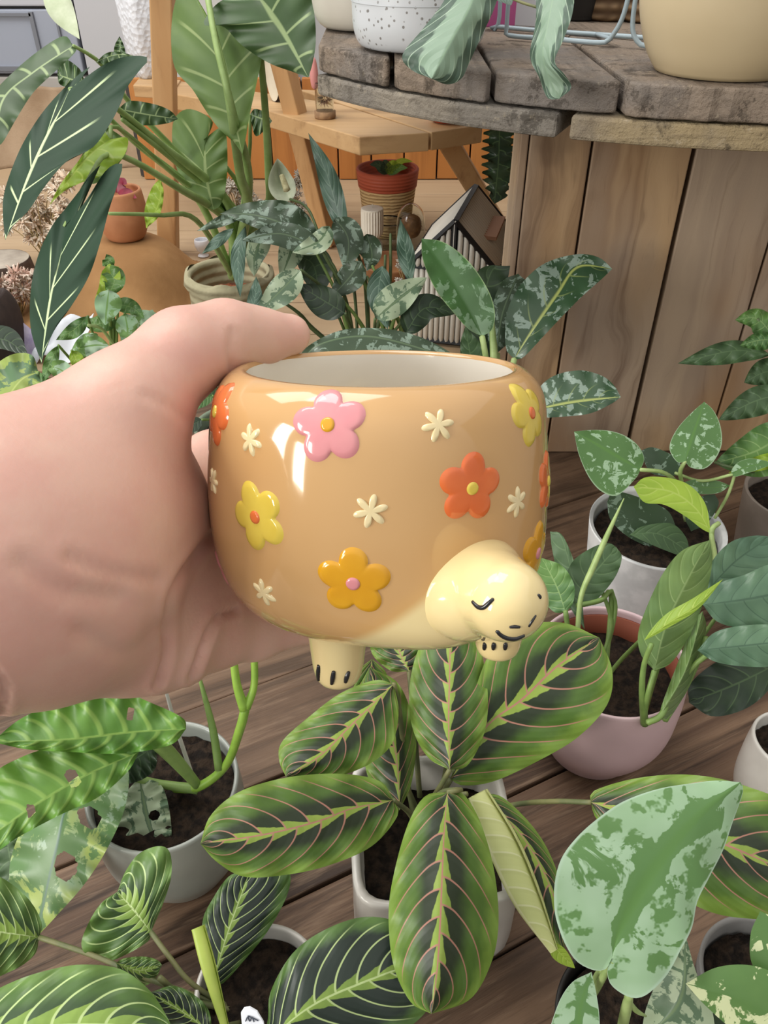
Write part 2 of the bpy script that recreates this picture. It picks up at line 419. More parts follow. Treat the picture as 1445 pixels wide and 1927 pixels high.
def calathea():
    m = Mat('calathea', .45, .4, translucent=.1); u, v = m.uv(); av = v.abs(); n = m.noise(45, 4)
    ph = ((u-(av**1.4)*.35)*7).fract(); tooth = (ph-.5).abs()*.35
    c = m.mix((av+tooth*.6+n*.2-.1).ss(.62, .68), '849C86', '32463A'); c = m.mix(n*.5, c, '708A76')
    c = m.mix((ph-.5).abs().ss(.07, .02)*av.ss(.3, .6)*.8, c, 'A6BBA4')
    c = m.mix(av.ss(.03, .01), c, '86A084'); m.col(c); m.bump((ph-.5).abs(), .5, .002); MT['calathea'] = m.m
calathea()
MT['stem'] = simple('stem_green', '85A258', .45, '75924E', 60, translucent=.1)
MT['stem_lime'] = simple('stem_lime', '93B848', .42, '7FA63E', 60, translucent=.1)
MT['stem_pale'] = simple('stem_pale', 'A3B878', .45, '8CA462', 60)
MT['stem_dark'] = simple('stem_dark', '5B6E42', .5, '4C5E3C', 60)
MT['stem_brown'] = simple('stem_brown', '74744A', .55, '5C6440', 60)
MT['soil'] = simple('soil', '1B1613', .95, '362B22', 140, 1.0, 160, spec=.2, bd=.004)
MT['nursery'] = simple('black_plastic', '1C1A19', .5)
MT['white_glaze'] = simple('white_glaze', 'D9D6CF', .3, 'CFCBC4', 18, .15, 60, coat=.3)
MT['terracotta'] = simple('terracotta', 'B57C56', .75, 'A86F4A', 20, .2, 120)
def wood(name, c1, c2, c3, axis=0, boards=None, sc=1.0, rough=.7, bump=.5, knots=True, cracks=.0, gray=None, world=False, grainpos=None):
    """wood with grain along one axis; boards = (axis index, width) varies the tone from board to board"""
    m = Mat(name, rough, .3); q = m.xyz(world); st = [26.0*sc, 26.0*sc, 26.0*sc]; st[axis] = 1.6*sc
    if boards:
        ax, w, o = boards; b = ((q[ax]-o)/w).op('FLOOR')
        sh = (b*12.9898).sin()*43.7; sh = sh.fract()
        q = list(q); q[axis] = q[axis]+sh*3.0
    vec = m.vec(*[q[i]*st[i] for i in range(3)])
    n = m.noise(1.0, 6, vec, .6, .4); n2 = m.noise(.22, 4, vec, .6, 1.2)
    fine = m.noise(4.5, 4, vec, .7)
    c = m.mix(n2.ss(.32, .68), c1, c2); c = m.mix(n.ss(.5, .72)*.75, c, c3); c = m.mix(fine.ss(.55, .8)*.35, c, c3)
    if boards: c = m.mix(sh*.45, c, c2)
    if gray:
        g = m.noise(7, 3); c = m.mix(g.ss(.45, .65)*.7, c, gray)
    m.col(c); m.bump(n*.6+fine*.5, bump, .0015); MT[name] = m.m

# ------------------------------------------------------------------ the place
wood('bench_wood', '7A5F4C', '8E7560', '3E2C22', 0, None, 1.1, .6, .7, gray='6E5C4E')
wood('panel_wood', '9A7C5C', 'B59A7A', '5C4430', 2, (0, .118, 0), .8, .65, .35, gray='A3917C')
wood('weathered', '9A8466', '7E705E', '40362C', 0, None, 1.0, .8, .9, gray='85796C')
wood('stand_wood', 'B98E60', 'C9A274', '8E6440', 2, None, .8, .5, .2)
wood('stand_shelf', 'B69266', 'C4A278', '8E6C48', 0, None, .8, .5, .2)
wood('orange_wood', 'AC6C36', 'BC8046', '704020', 2, (0, .09, 0), .7, .5, .2)
wood('light_wood', 'A58C6E', 'B29A7C', '806650', 0, (1, .14, 0), .8, .6, .25)
MT['floor'] = simple('floor_concrete', '6C6560', .8, '7A736C', 4)
MT['wall'] = simple('wall_paint', 'C4C3C4', .7, 'BAB9BB', 3)
MT['wallside'] = simple('wall_side_paint', 'CFC8BE', .8)
MT['trimdark'] = simple('dark_seal', '3A3634', .6)
struct('floor', box((.3, .9, -.79), (6.4, 5.4, .08)), MT['floor'])
struct('wall_back', box((.3, 2.94, .9), (6.4, .08, 3.4)), MT['wall'])
struct('wall_right', box((2.96, .9, .9), (.08, 4.1, 3.4)), MT['wallside'])
# pale cupboard fronts on the wall, thin dark gaps between them
cup = thing('wall_cupboard', 'pale grey panelled cupboard front with dark gaps, on the back wall at the upper left', 'cupboard', (-1.25, 2.86, 0))
for i, (x0, x1, z0, z1) in enumerate(((-1.9, -.952, .175, .348), (-1.9, -.952, .356, 1.1), (-.940, -.70, .06, 1.1), (-.69, -.30, .06, 1.1), (-1.9, -.952, -.1, .166))):
    bevel(mesh('door', box(((x0+x1)/2, 2.85, (z0+z1)/2), (x1-x0, .04, z1-z0)), simple('cupboard_paint_%d' % i, ['9EA4B2', 'BEBFC6', 'BFBFC3', 'C8C6C4', 'B8B4AE'][i], .5), cup, False), .004)
mesh('panel_frame', join(box((-1.075, 2.826, .262), (.012, .012, .16)), box((-1.40, 2.826, .19), (.65, .012, .012)), box((-1.40, 2.826, .335), (.65, .012, .008)), box((-1.0, 2.826, .262), (.006, .012, .16))), simple('frame_paint', '777A82', .5), cup, False)
mesh('carcass', box((-1.1, 2.88, .5), (1.62, .03, 1.2)), MT['trimdark'], cup, False)

# the plank bench everything stands on: boards run diagonally
def planks():
    ang = math.radians(26.5); t = np.array([math.cos(ang), math.sin(ang)]); n = np.array([-t[1], t[0]])
    p0 = G(537, 1696)[:2]; c0 = p0@n; w = .108; vs = []
    for k in range(-9, 10):
        off = c0+k*w+.0; a, b = off+.0012, off+w-.0012; z = .0015*math.sin(k*2.3)
        poly = [t*s+n*o for s, o in ((-2.0, a), (2.2, a), (2.2, b), (-2.0, b))]
        # clip against the bench's outline
        X0, X1, Y0, Y1 = -1.25, 1.15, -.25, 1.16
        for ax, lim, sg in ((0, X0, 1), (0, X1, -1), (1, Y0, 1), (1, Y1, -1)):
            out = []
            for i in range(len(poly)):
                A, B = poly[i], poly[(i+1) % len(poly)]; ia, ib = sg*(A[ax]-lim) >= 0, sg*(B[ax]-lim) >= 0
                if ia: out.append(A)
                if ia != ib: s = (lim-A[ax])/(B[ax]-A[ax]); out.append(A+(B-A)*s)
            poly = out
            if not poly: break
        if len(poly) > 2: vs.append(prism([tuple(q) for q in poly], -.03, z-.0015))
    return join(*vs)
def bench_material():
    m = Mat('bench_boards', .55, .3); q = m.xyz(True); ang = math.radians(26.5); ca, sa = math.cos(ang), math.sin(ang)
    a = q[0]*ca+q[1]*sa; b = q[1]*ca-q[0]*sa; c0 = float(G(537, 1696)[:2]@np.array([-sa, ca]))
    idx = ((b-c0)/.108).op('FLOOR'); sh = ((idx*12.9898).sin()*43.7).fract()
    vec = m.vec(a*2.2+sh*7.0, b*26.0, q[2]*26.0); n = m.noise(1.0, 6, vec, .62, 1.2); n2 = m.noise(.35, 4, vec, .6, 2.0); f = m.noise(4.0, 4, vec, .7)
    c = m.mix(n2.ss(.36, .62), '554032', '7C634F'); c = m.mix(n.ss(.46, .62)*.85, c, '2E2119'); c = m.mix(f.ss(.5, .72)*.55, c, '967E68')
    k = m.noise(1.0, 5, m.vec(a*3.0+sh*5.0, b*60.0, 0.0), .7, .5); c = m.mix(k.ss(.56, .68)*.6, c, '281C15'); c = m.mix(sh*.3, c, '806955')
    g = m.noise(1.0, 5, m.vec(a*9.0, b*9.0, q[2]*9.0)); c = m.mix(g.ss(.5, .68)*.45, c, '44352B')
    m.col(c); m.bump(n*.7+f*.5+k*.5, .8, .003); return m.m
bench = thing('plank_bench', 'dark brown rough plank bench under the potted plants', 'bench', (0, .4, 0))
bevel(mesh('bench_top', planks(), bench_material(), bench, False), .0015)
mesh('frame', join(*[box((x, .45, -.06), (.07, 1.36, .058)) for x in (-1.15, -.4, .35, 1.05)]), MT['bench_wood'], bench, False)
for x in (-1.15, 1.05):
    for y in (-.15, 1.05): mesh('leg', box((x, y, -.42), (.08, .08, .66)), MT['bench_wood'], bench, False)
# lighter display table behind it
dt = thing('display_table', 'light wooden display table far behind, carrying the stand and candles', 'table', (-.2, 2.0, 0))
bevel(mesh('table_top', join(*[box((-.1, 1.245+i*.14, -.018), (3.0, .137, .034)) for i in range(11)]), MT['light_wood'], dt, False), .002)
for x in (-1.5, 1.3):
    for y in (1.25, 2.6): mesh('leg', box((x, y, -.395), (.07, .07, .71)), MT['light_wood'], dt, False)

# round rough-wood table: two layers of old boards on a plank box
rt = thing('round_wooden_table', 'rough weathered round table top on a plank box, upper right', 'table', (.39, 1.26, 0))
def disc_boards(R, z0, z1, c, cuts, gap, seed, rough=.004):
    """boards running front to back, cut from a circle, with ragged rim"""
    rng = random.Random(seed); parts = []
    for x0, x1 in zip(cuts[:-1], cuts[1:]):
        a, b = x0+gap/2, x1-gap/2; n = 16; fr, bk = [], []
        dz = rng.uniform(-.002, -.0003); dr = rng.uniform(-rough, rough)
        for i in range(n+1):
            x = a+(b-a)*i/n; R2 = R+dr
            if abs(x) >= R2: continue
            y = math.sqrt(R2*R2-x*x); e = rng.uniform(-rough, rough)*.35; k = gap*1.2 if i in (0, n) else 0
            fr.append((x, -(y+e)+k)); bk.append((x, y+e))
        if len(fr) < 2: continue
        pl = fr+bk[::-1]; pl = [(p[0]+c[0], p[1]+c[1]) for p in pl]
        parts.append(prism(pl, z0, z1+dz))
    return join(*parts)
def weathered_mat(name, ax, a, b, dark, gscale=1.0):
    m = Mat(name, .85, .25); q = m.xyz(True); st = [30., 30., 60.]; st[ax] = 2.5
    vec = m.vec(*[q[i]*st[i] for i in range(3)]); n = m.noise(1, 6, vec, .65, .8); n2 = m.noise(9*gscale, 5); n3 = m.noise(70, 5, rough=.7)
    c = m.mix(n2.ss(.4, .62), a, b); c = m.mix(n.ss(.5, .75)*.6, c, dark); c = m.mix(n3.ss(.55, .72)*.5, c, '4A4138'); c = m.mix(m.noise(120, 4).ss(.6, .75)*.5, c, 'B5A892')
    c = m.mix(m.noise(25, 6, rough=.75).ss(.56, .62)*.55, c, '2C2620'); m.col(c); m.bump(n*.5+n3*.9, 1.0, .005); return m.m
cc = (.39, 1.26)
top = disc_boards(.548, .471, .4975, cc, [-.462, -.382, -.291, -.186, -.055, .07, .2, .34, .56], .0045, 3, .006)
o = mesh('top_boards', top, weathered_mat('top_boards', 1, '86786A', '77706A', '332C26'), rt, False); bevel(o, .004, 3)
def ringlayer(R0, R1, z0, z1, gaps):
    parts = []
    for a0, a1 in gaps:
        n = 26; pl = [(cc[0]+R1*math.cos(a), cc[1]+R1*math.sin(a)) for a in np.linspace(a0, a1, n)]+[(cc[0]+R0*math.cos(a), cc[1]+R0*math.sin(a)) for a in np.linspace(a1, a0, n)]
        parts.append(prism(pl, z0, z1))
    return join(*parts)
rr = math.radians
o = mesh('lower_ring', ringlayer(.40, .552, .449, .469, [(rr(213), rr(244.6))]), weathered_mat('lower_boards_grey', 0, '8A8276', '7C766E', '443C34'), rt, False, label='grey weathered lower board'); bevel(o, .003)
o = mesh('lower_ring', ringlayer(.40, .552, .449, .469, [(rr(245.8), rr(330)), (rr(331), rr(486))]), weathered_mat('lower_boards', 0, '9C8B6C', '877C6C', '463C32'), rt, False); bevel(o, .003)
mesh('under_boards', join(*[box((cc[0]-.35+.117*i, cc[1], .462), (.112, .86-abs(i-3)*.05, .012)) for i in range(7)]), MT['weathered'], rt, False)
# plank box: each plank a board of the front, shown slightly uneven
Yf = .93
def fx(t): return t*Yf
edges = [(.1605, .1705), (.1720, .2440), (.2472, .3645), (.3712, .4885), (.4920, .6150), (.6180, .7400), (.7420, .8600)]
def crate_wood():
    m = Mat('crate_planks', .6, .3); q = m.xyz(True)
    idx = ((q[0]/Yf-.1235)/.1222).op('FLOOR'); sh = ((idx*12.9898).sin()*43.7).fract()
    wob = m.noise(3.0, 3, m.vec(q[0]*4.0, q[1]*4.0, q[2]*1.5+sh*9.0))
    vec = m.vec(q[0]*34.0+wob*3.0, q[1]*34.0, q[2]*2.0+sh*5.0); n = m.noise(1.0, 6, vec, .6, .3); n2 = m.noise(.35, 3, vec, .6, .6); f = m.noise(5, 3, vec, .7)
    g = m.noise(1.0, 3, m.vec(q[0]*5.0, q[1]*5.0, q[2]*2.2+sh*3.0))
    c = m.mix(n2.ss(.34, .66), '8F7052', 'B99C78'); c = m.mix(g.ss(.42, .62)*.6, c, 'A5988A'); c = m.mix(n.ss(.5, .74)*.65, c, '5E4634'); c = m.mix(f.ss(.58, .8)*.3, c, '4E3A2C')
    c = m.mix(m.noise(1.0, 3, m.vec(q[0]*8.0, q[1]*8.0, q[2]*8.0)).ss(.62, .72)*.35, c, '4A3626')
    m.col(c); m.bump(n*.6+f*.4, .35, .0015); return m.m
cw = crate_wood()
for i, (a, b) in enumerate(edges):
    x0, x1 = fx(a), fx(b); dy = .002*math.sin(i*5)
    bevel(mesh('plank', box(((x0+x1)/2, Yf+.009+dy, .225), (x1-x0, .018, .447)), cw, rt, False), .0015)
sa_, sb_ = np.array([fx(.1605)+.004, Yf+.02]), np.array([fx(.1605)+.16, Yf+.66])
for i in range(5):
    p_, q_ = sa_+(sb_-sa_)*(i/5+.003), sa_+(sb_-sa_)*((i+1)/5-.003)
    bevel(mesh('plank', beam((p_[0], p_[1], .225), (q_[0], q_[1], .225), .018, .447, (0, 0, 1)), cw, rt, False), .0015)
mesh('plank_box', prism([(fx(.1605)+.03, Yf+.03), (.78, Yf+.03), (.78, Yf+.62), (fx(.1605)+.18, Yf+.62)], .001, .446), MT['trimdark'], rt, False)

# ------------------------------------------------------------------ the turtle planter in the hand
TILT = math.radians(18)
ZR = P(714, 690, .300)                              # middle of the rim
aZ = math.cos(TILT)*_up-math.sin(TILT)*_fw; aX = _rt; aY = np.cross(aZ, aX)
TM = np.stack([aX, aY, aZ], 1)
def tl(v): return np.asarray(v, float)@TM.T+ZR      # planter's own coordinates to the room
def tinv(v): return (np.atleast_2d(v)-ZR)@TM
def glaze(name, c1, c2, scale=14, rough=.1, coat=.5, bump=.05):
    m = Mat(name, rough, .5, coat=coat); m.col(m.mix(m.noise(scale, 3).ss(.3, .7), c1, c2))
    if bump: m.bump(m.noise(26, 2)*1.0, bump, .006)
    return m.m
g_shell = glaze('shell_glaze', 'CBA26E', 'C39862', 12); g_cream = glaze('cream_glaze', 'EBD8A2', 'E4CE95', 16)
g_white = glaze('inside_glaze', 'E3DED4', 'DCD6CB', 14, .12)
turtle = thing('turtle_planter', 'glossy tan turtle shaped plant pot with coloured raised flowers, held in the hand', 'plant pot', tl([[0, 0, -.11]])[0])
head_dir = math.atan2(-.86, .5)
def shell_r(r, th, z):
    b = .0075*math.exp(-((th-head_dir+math.pi) % (2*math.pi)-math.pi)**2/.16-((z+.082)/.024)**2)
    return r+b+.0006*math.sin(3*th+z*40)+.0005*math.sin(5*th+1+z*60)
out_prof = smooth_prof([(.0502, -.0012), (.0507, .0002), (.0525, .0004), (.0560, -.0012), (.0600, -.0050), (.0632, -.0115), (.0650, -.022), (.0659, -.036), (.0661, -.050), (.0655, -.062), (.0636, -.073), (.0600, -.0825), (.0530, -.0905), (.0425, -.0955), (.027, -.0980), (.0005, -.0985)], 90)
def shell_mesh(prof, seg=160, bulge=True):
    v, f = lathe(prof, seg=seg); v = v.copy()
    th = np.arctan2(v[:, 1], v[:, 0]); r = np.hypot(v[:, 0], v[:, 1])
    if bulge:
        dth = (th-head_dir+math.pi) % (2*math.pi)-math.pi
        k = np.clip(-v[:, 2]/.02, 0, 1)
        nr = r+.0085*np.exp(-dth**2/.16-((v[:, 2]+.084)/.017)**2)+k*np.minimum(1, r/.03)*(.0006*np.sin(3*th+v[:, 2]*40)+.0004*np.sin(5*th+1+v[:, 2]*60))
        s = nr/np.maximum(r, 1e-6); v[:, 0] *= s; v[:, 1] *= s
    return v, f
sv, sf = shell_mesh(out_prof)
def shell_material():                            # tan glaze above, cream glaze over the belly and round the neck
    m = Mat('shell_glaze_two_tone', .1, .5, coat=.5); u, v = m.uv(); n = m.noise(14, 3)
    zb = (u*u*(-1/.30)).op('EXPONENT')*.035-.0935+(n-.5)*.002
    c = m.mix(n.ss(.3, .7), 'CBA26E', 'C39862'); c = m.mix((zb-v).ss(-.010, .0)*.35, c, 'DDB06A'); c = m.mix((zb-v).ss(-.003, .0035), c, 'E8D49E')
    m.col(c); m.bump(m.noise(26, 2), .05, .006); return m.m
s_uv = np.stack([(np.arctan2(((sv[:, 1])), sv[:, 0])-head_dir+math.pi) % (2*math.pi)-math.pi, sv[:, 2]], 1)
shell = mesh('shell', (tl(sv), sf), shell_material(), turtle, label='tan glazed shell wall, cream underneath', uv=s_uv)
in_prof = smooth_prof([(.0502, -.0012), (.0500, -.004), (.0505, -.012), (.053, -.03), (.0545, -.05), (.0535, -.072), (.047, -.086), (.03, -.093), (.0005, -.094)], 50)
iv, if_ = lathe(in_prof, seg=120)
mesh('inside', (tl(iv), [q[::-1] for q in if_]), g_white, turtle, label='white glazed inside')

# cream head, neck and belly: one smooth skin
def cam_pt(x, y, d): return P(x, y, d)
hd = [  # (a, b, radius a, radius b) in the room
    (P(893, 1096, .2720), P(953, 1130, .2470), .0166, .0130),
    (P(845, 1108, .284), P(893, 1098, .272), .0118, .0158),
]
def sd(x, y, off): return P(x, y, float(shell_depth(x, y))+off)
_sb = BVHTree.FromPolygons([Vector(x) for x in tl(sv)], sf)
def shell_depth(x, y):
    r = _sb.ray_cast(Vector(_o), (Vector(P(x, y, 1))-Vector(_o)).normalized())
    return PR(np.array(r[0]))[0][2] if r[0] is not None else .30
nk = [(sd(848, 1118, .006), sd(812, 1142, .0095), .0095, .0062),
      (sd(868, 1130, .006), P(925, 1150, .283), .0112, .0085)]
def f_cream(p):
    d = rcone(p, *hd[0]); d = smin(d, rcone(p, *hd[1]), .006)
    for q in nk: d = smin(d, rcone(p, *q), .009)
    q = tinv(p)                                   # belly plate hugging the bottom of the shell
    e = np.sqrt((q[:, 0]/.0500)**2+(q[:, 1]/.0500)**2+((q[:, 2]+.0905)/.0100)**2)
    d = smin(d, (e-1)*.0100, .007)
    return d
cc_ = P(850, 1140, .30)
cv, cf = surfnets(f_cream, cc_-np.array([.095, .085, .075]), cc_+np.array([.075, .105, .075]), .0016)
head = mesh('head', (cv, cf), g_cream, turtle, label='cream head, neck and belly')
sh_bvh = BVHTree.FromPolygons([Vector(x) for x in tl(sv)], sf); hd_bvh = BVHTree.FromPolygons([Vector(x) for x in cv], cf)
def hit(bvh, px, py):
    o = Vector(_o); d = (Vector(P(px, py, 1.0))-o).normalized(); return bvh.ray_cast(o, d)
def onto(bvh, p, n):                              # drop a point on the glaze along n
    p = Vector(p); n = Vector(n); r = bvh.ray_cast(p+n*.008, -n, .03)
    if r[0] is None: r = bvh.find_nearest(p)
    m = np.array(r[1]); m = m if m@np.array(n) > 0 else -m
    return np.array(r[0]), m
black = simple('black_paint', '17181C', .25, coat=.4)
def foot(cx, cy, d, r, h, name='foot', claws=True):
    top = tinv(P(cx, cy, d))[0]; pr = smooth_prof([(r*1.12, .006), (r*1.0, -.001), (r*.93, -h*.35), (r*.86, -h*.65), (r*.72, -h*.88), (r*.45, -h*.985), (.0004, -h)], 26)
    v, f = lathe(pr, (top[0], top[1], top[2]), 40); o = mesh('foot', (tl(v), f), g_cream, turtle); return top, o
def claw(parent, bvh, pts, w, name='claw'):
    c = []
    for x, y in spline(np.array(pts, float), 7):
        r = hit(bvh, x, y)
        if r[0] is not None: c.append(np.array(r[0])+np.array(r[1])*.00002)
    if len(c) > 2:
        rad = np.array([w*(.65+.45*math.sin(math.pi*(i+.6)/(len(c)+.2))) for i in range(len(c))])*.00101
        mesh(name, tube(c, rad, 8, n=18), black, parent)
feet = [(635, 1192, .3000, .0112, .0215), (938, 1184, .281, .0090, .0105), (625, 1140, .365, .0105, .017), (830, 1140, .365, .0105, .017)]
for i, (x, y, d, r, h) in enumerate(feet):
    t, o = foot(x, y, d, r, h)
    fb = BVHTree.FromPolygons([v.co+Vector(base_of(turtle)) for v in o.data.vertices], [tuple(p.vertices) for p in o.data.polygons])
    if i == 0:
        for pts in ([(600, 1252), (599, 1270), (600, 1285)], [(628, 1263), (626, 1276), (624, 1287)], [(656, 1264), (652, 1275), (650, 1284)]): claw(o, fb, pts, .9)
    if i == 1:
        for x0 in (912, 929, 951): claw(o, fb, [(x0, 1210), (x0, 1215), (x0-1, 1222)], .8)
def stroke(pts, w, name): claw(head, hd_bvh, pts, w, name)
stroke([(889, 1132), (898, 1141), (906, 1144), (914, 1140), (928, 1127)], .7, 'eye')
stroke([(1012, 1119), (1015, 1122), (1017, 1126)], .5, 'eye')
stroke([(959, 1180), (968, 1179), (978, 1180)], .55, 'nostril')
stroke([(995, 1179), (1000, 1170), (1008, 1158)], .45, 'nostril')
stroke([(935, 1187), (943, 1195), (955, 1200), (970, 1201), (986, 1195)], .8, 'mouth')
# raised flowers
def petal_mesh(c, n, R, rot, np_=5, h=.0010, pin=.62, sharp=.75, seg=80, rings=9, sq=(1, 1)):
    n = np.array(n)/np.linalg.norm(n); s = np.cross(n, aZ); s = -s/np.linalg.norm(s); t = np.cross(n, s); t = t if t@aZ > 0 else -t
    vs = []
    for i in range(rings+1):
        rho = i/rings
        for j in range(seg):
            th = 2*math.pi*j/seg; a = th-rot; rr_ = R*(pin+(1-pin)*abs(math.cos(np_*a/2))**sharp)
            x, y = rho*rr_*math.cos(th)*sq[0], rho*rr_*math.sin(th)*sq[1]
            q, m = onto(sh_bvh, np.array(c)+s*x+t*y, n)
            hh = h*(max(0, 1-rho**5))**.5-(.0004 if i == rings else 0)+.00003
            vs.append(q+np.array(m)*hh)
    f = [(i*seg+j, i*seg+(j+1) % seg, (i+1)*seg+(j+1) % seg, (i+1)*seg+j) for i in range(rings) for j in range(seg)]
    return vs, f
g_pink = glaze('pink_glaze', 'DC9396', 'D68A90', 60, .12); g_or = glaze('orange_glaze', 'DE7238', 'D5652C', 60, .12)
g_yel = glaze('yellow_glaze', 'DEC650', 'D4B944', 60, .12); g_gold = glaze('gold_glaze', 'DEA51E', 'D49816', 60, .12); g_pale = glaze('pale_glaze', 'EAD9AC', 'E2CF9E', 60, .15)
def outward(c, n):
    q = tinv(c)[0]; r = TM@np.array([q[0], q[1], 0]); n = np.array(n); return n if n@r > 0 else -n
def flower(px, py, R, rot, g, gc, edge=None, lab=None):
    r = hit(sh_bvh, px, py)
    if r[0] is None:
        q = Vector(P(px, py, .315)); r = sh_bvh.find_nearest(q)
    c, n = np.array(r[0]), np.array(r[1]); n = outward(c, n)
    o = mesh('flower', petal_mesh(c, n, R, rot), g, turtle, label=lab)
    mesh('flower_middle', petal_mesh(c+n*.0, n, R*.22, 0, 1, .00155, 1.0, 1, 24, 4), gc, o)
flower(618, 800, .0128, 1.75, g_pink, g_gold, lab='pink flower with a gold middle')
flower(886, 918, .0122, 1.45, g_or, g_yel, lab='orange flower with a yellow middle')
flower(484, 972, .0130, 2.0, g_yel, g_or, lab='yellow flower at the left with an orange middle')
flower(665, 1096, .0130, 1.55, g_gold, g_pink, lab='golden flower with a pink middle')
flower(996, 778, .0120, 1.8, g_yel, g_or, 1, 'yellow flower near the right rim')
flower(409, 775, .0125, 1.2, g_or, g_yel, 1, 'orange flower near the left rim')
flower(1027, 905, .0118, 1.3, g_or, g_yel, 1, 'orange flower on the right edge')
flower(1008, 1040, .0125, 1.4, g_gold, g_pink, 1, 'golden flower behind the head')
flower(403, 1075, .0118, .9, g_pink, g_gold, 1, 'pink flower on the lower left edge')
for x, y, R in ((824, 800, .0060), (697, 962, .0062), (472, 828, .0060), (972, 945, .0060), (497, 1115, .0060), (402, 905, .0055)):
    r = hit(sh_bvh, x, y); r = r if r[0] is not None else sh_bvh.find_nearest(Vector(P(x, y, .315)))
    mesh('small_flower', petal_mesh(np.array(r[0]), outward(np.array(r[0]), r[1]), R, x*.37, 6, .0007, .30, 1.2, 72, 5), g_pale, turtle)


# ------------------------------------------------------------------ the hand
skin_m = Mat('skin', .42, .35, sss=.18)
n_ = skin_m.noise(16, 4); n2_ = skin_m.noise(55, 4)
c_ = skin_m.mix(n_.ss(.35, .65), 'DDB4A3', 'D6A698'); c_ = skin_m.mix(n2_.ss(.45, .7)*.35, c_, 'DDBBA8')
skin_m.col(c_); skin_m.bump(skin_m.noise(420, 4)*.5+skin_m.noise(60, 3), .18, .0012)
def cone_px(a, b, k=.01):
    A, B = P(*a[:3]), P(*b[:3]); return (A, B, a[3]*a[2]/F_PX, b[3]*b[2]/F_PX, k)
HB = [  # bones: pixel, pixel, depth, radius in pixels at that depth
    cone_px((-60, 1075, .255, 225), (110, 1060, .275, 190), .02),       # heel of the hand
    cone_px((60, 905, .268, 150), (235, 775, .283, 106), .03),          # thumb metacarpal
    cone_px((235, 772, .283, 106), (346, 662, .300, 75), .008),         # thumb near joint
    cone_px((348, 664, .300, 76), (424, 632, .312, 61), .008),
    cone_px((424, 634, .312, 61), (480, 635, .323, 50), .008),          # thumb end
    cone_px((480, 635, .323, 48), (545, 630, .333, 38.5), .008),
    cone_px((150, 1000, .285, 165), (290, 960, .312, 105), .03),        # ball of the thumb
    cone_px((100, 1170, .288, 150), (300, 1200, .325, 90), .025),       # heel below the little finger
    cone_px((200, 1050, .318, 120), (420, 880, .372, 66), .02),         # palm bones to each finger
    cone_px((200, 1080, .322, 110), (430, 960, .378, 66), .02),
    cone_px((200, 1120, .322, 110), (430, 1050, .374, 66), .02),
    cone_px((250, 1190, .325, 90), (400, 1190, .350, 66), .02),
    cone_px((285, 800, .312, 44), (280, 880, .318, 74), .010),           # web
]
HF = [  # fingers behind the pot, each bent at its joints
    [(400, 872, .372, 62), (520, 850, .402, 56), (640, 850, .408, 50), (715, 870, .400, 42)],
    [(410, 960, .378, 62), (540, 945, .408, 57), (680, 945, .412, 50), (765, 960, .402, 42)],
    [(410, 1055, .372, 62), (535, 1045, .400, 55), (660, 1042, .404, 48), (740, 1052, .396, 40)],
    [(385, 1192, .348, 66), (480, 1188, .366, 53), (575, 1165, .378, 44), (640, 1150, .376, 36)],
]
FORE = [cone_px((-60, 1075, .255, 215), (-330, 1140, .235, 205), .03), cone_px((-330, 1140, .235, 205), (-900, 1330, .20, 300), .03)]
def f_hand(p):
    d = None
    for A, B, r1, r2, k in HB+FORE:
        e = rcone(p, A, B, r1, r2); d = e if d is None else smin(d, e, k)
    for fg in HF:
        g = None
        for a, b in zip(fg[:-1], fg[1:]):
            A, B, r1, r2, k = cone_px(a, b); e = rcone(p, A, B, r1, r2); g = e if g is None else smin(g, e, .004)
        d = smin(d, g, .006)
    # never inside the pot
    q = tinv(p); rr_ = np.hypot(q[:, 0], q[:, 1]); e = np.sqrt((rr_/.0672)**2+((q[:, 2]+.052)/.060)**4)
    pot_d = np.where(q[:, 2] < -.0, (e-1)*.05, 1.0)
    return np.maximum(d, -pot_d)
allp = np.array([x for A, B, r1, r2, k in HB for x in (A-max(r1, r2), A+max(r1, r2), B-max(r1, r2), B+max(r1, r2))]+[P(*q[:3])+s*.02 for fg in HF for q in fg for s in (-1, 1)])
lo, hi = allp.min(0)-.01, allp.max(0)+.01; lo[0] = -.30
hv, hf = surfnets(f_hand, lo, hi, .0022, newton=2)
def crease(v, f, lines):
    """press the skin creases into the surface"""
    me = bpy.data.meshes.new('t'); me.from_pydata(v.tolist(), [], [tuple(q) for q in f]); me.update()
    N = np.empty(len(v)*3); me.vertices.foreach_get('normal', N); N = N.reshape(-1, 3); bpy.data.meshes.remove(me)
    pr = PR(v); face = np.sum(N*(_o-v), 1) > 0; out = v.copy()
    for pts, w, dep, dmax in lines:
        s = spline(np.array(pts, float), 60); dd = np.full(len(v), 1e9)
        for q in s: dd = np.minimum(dd, np.hypot(pr[:, 0]-q[0], pr[:, 1]-q[1]))
        amt = dep*(np.exp(-(dd/w)**2)-.35*np.exp(-((dd-w*2.2)/(w*1.3))**2)); out -= N*(amt*face*(pr[:, 2] < dmax))[:, None]
    return out
mesh_levels = [([(398, 1005), (350, 1070), (322, 1120), (313, 1180), (312, 1235), (298, 1285)], 7, .0022, .40),
               ([(442, 1148), (410, 1160), (388, 1200), (372, 1245), (360, 1275)], 6, .0026, .40),
               ([(436, 622), (433, 650), (434, 690)], 6, .0010, .34), ([(446, 625), (444, 660)], 5, .0005, .34),
               ([(355, 790), (320, 765), (270, 742)], 8, .0006, .33), ([(130, 1050), (200, 1075), (290, 1090)], 12, .0010, .33),
               ([(-20, 1250), (5, 1290), (2, 1345)], 8, .0016, .3), ([(150, 1190), (240, 1230), (300, 1180)], 16, .0008, .34), ([(40, 1060), (110, 1110), (220, 1120)], 18, .0010, .33)]
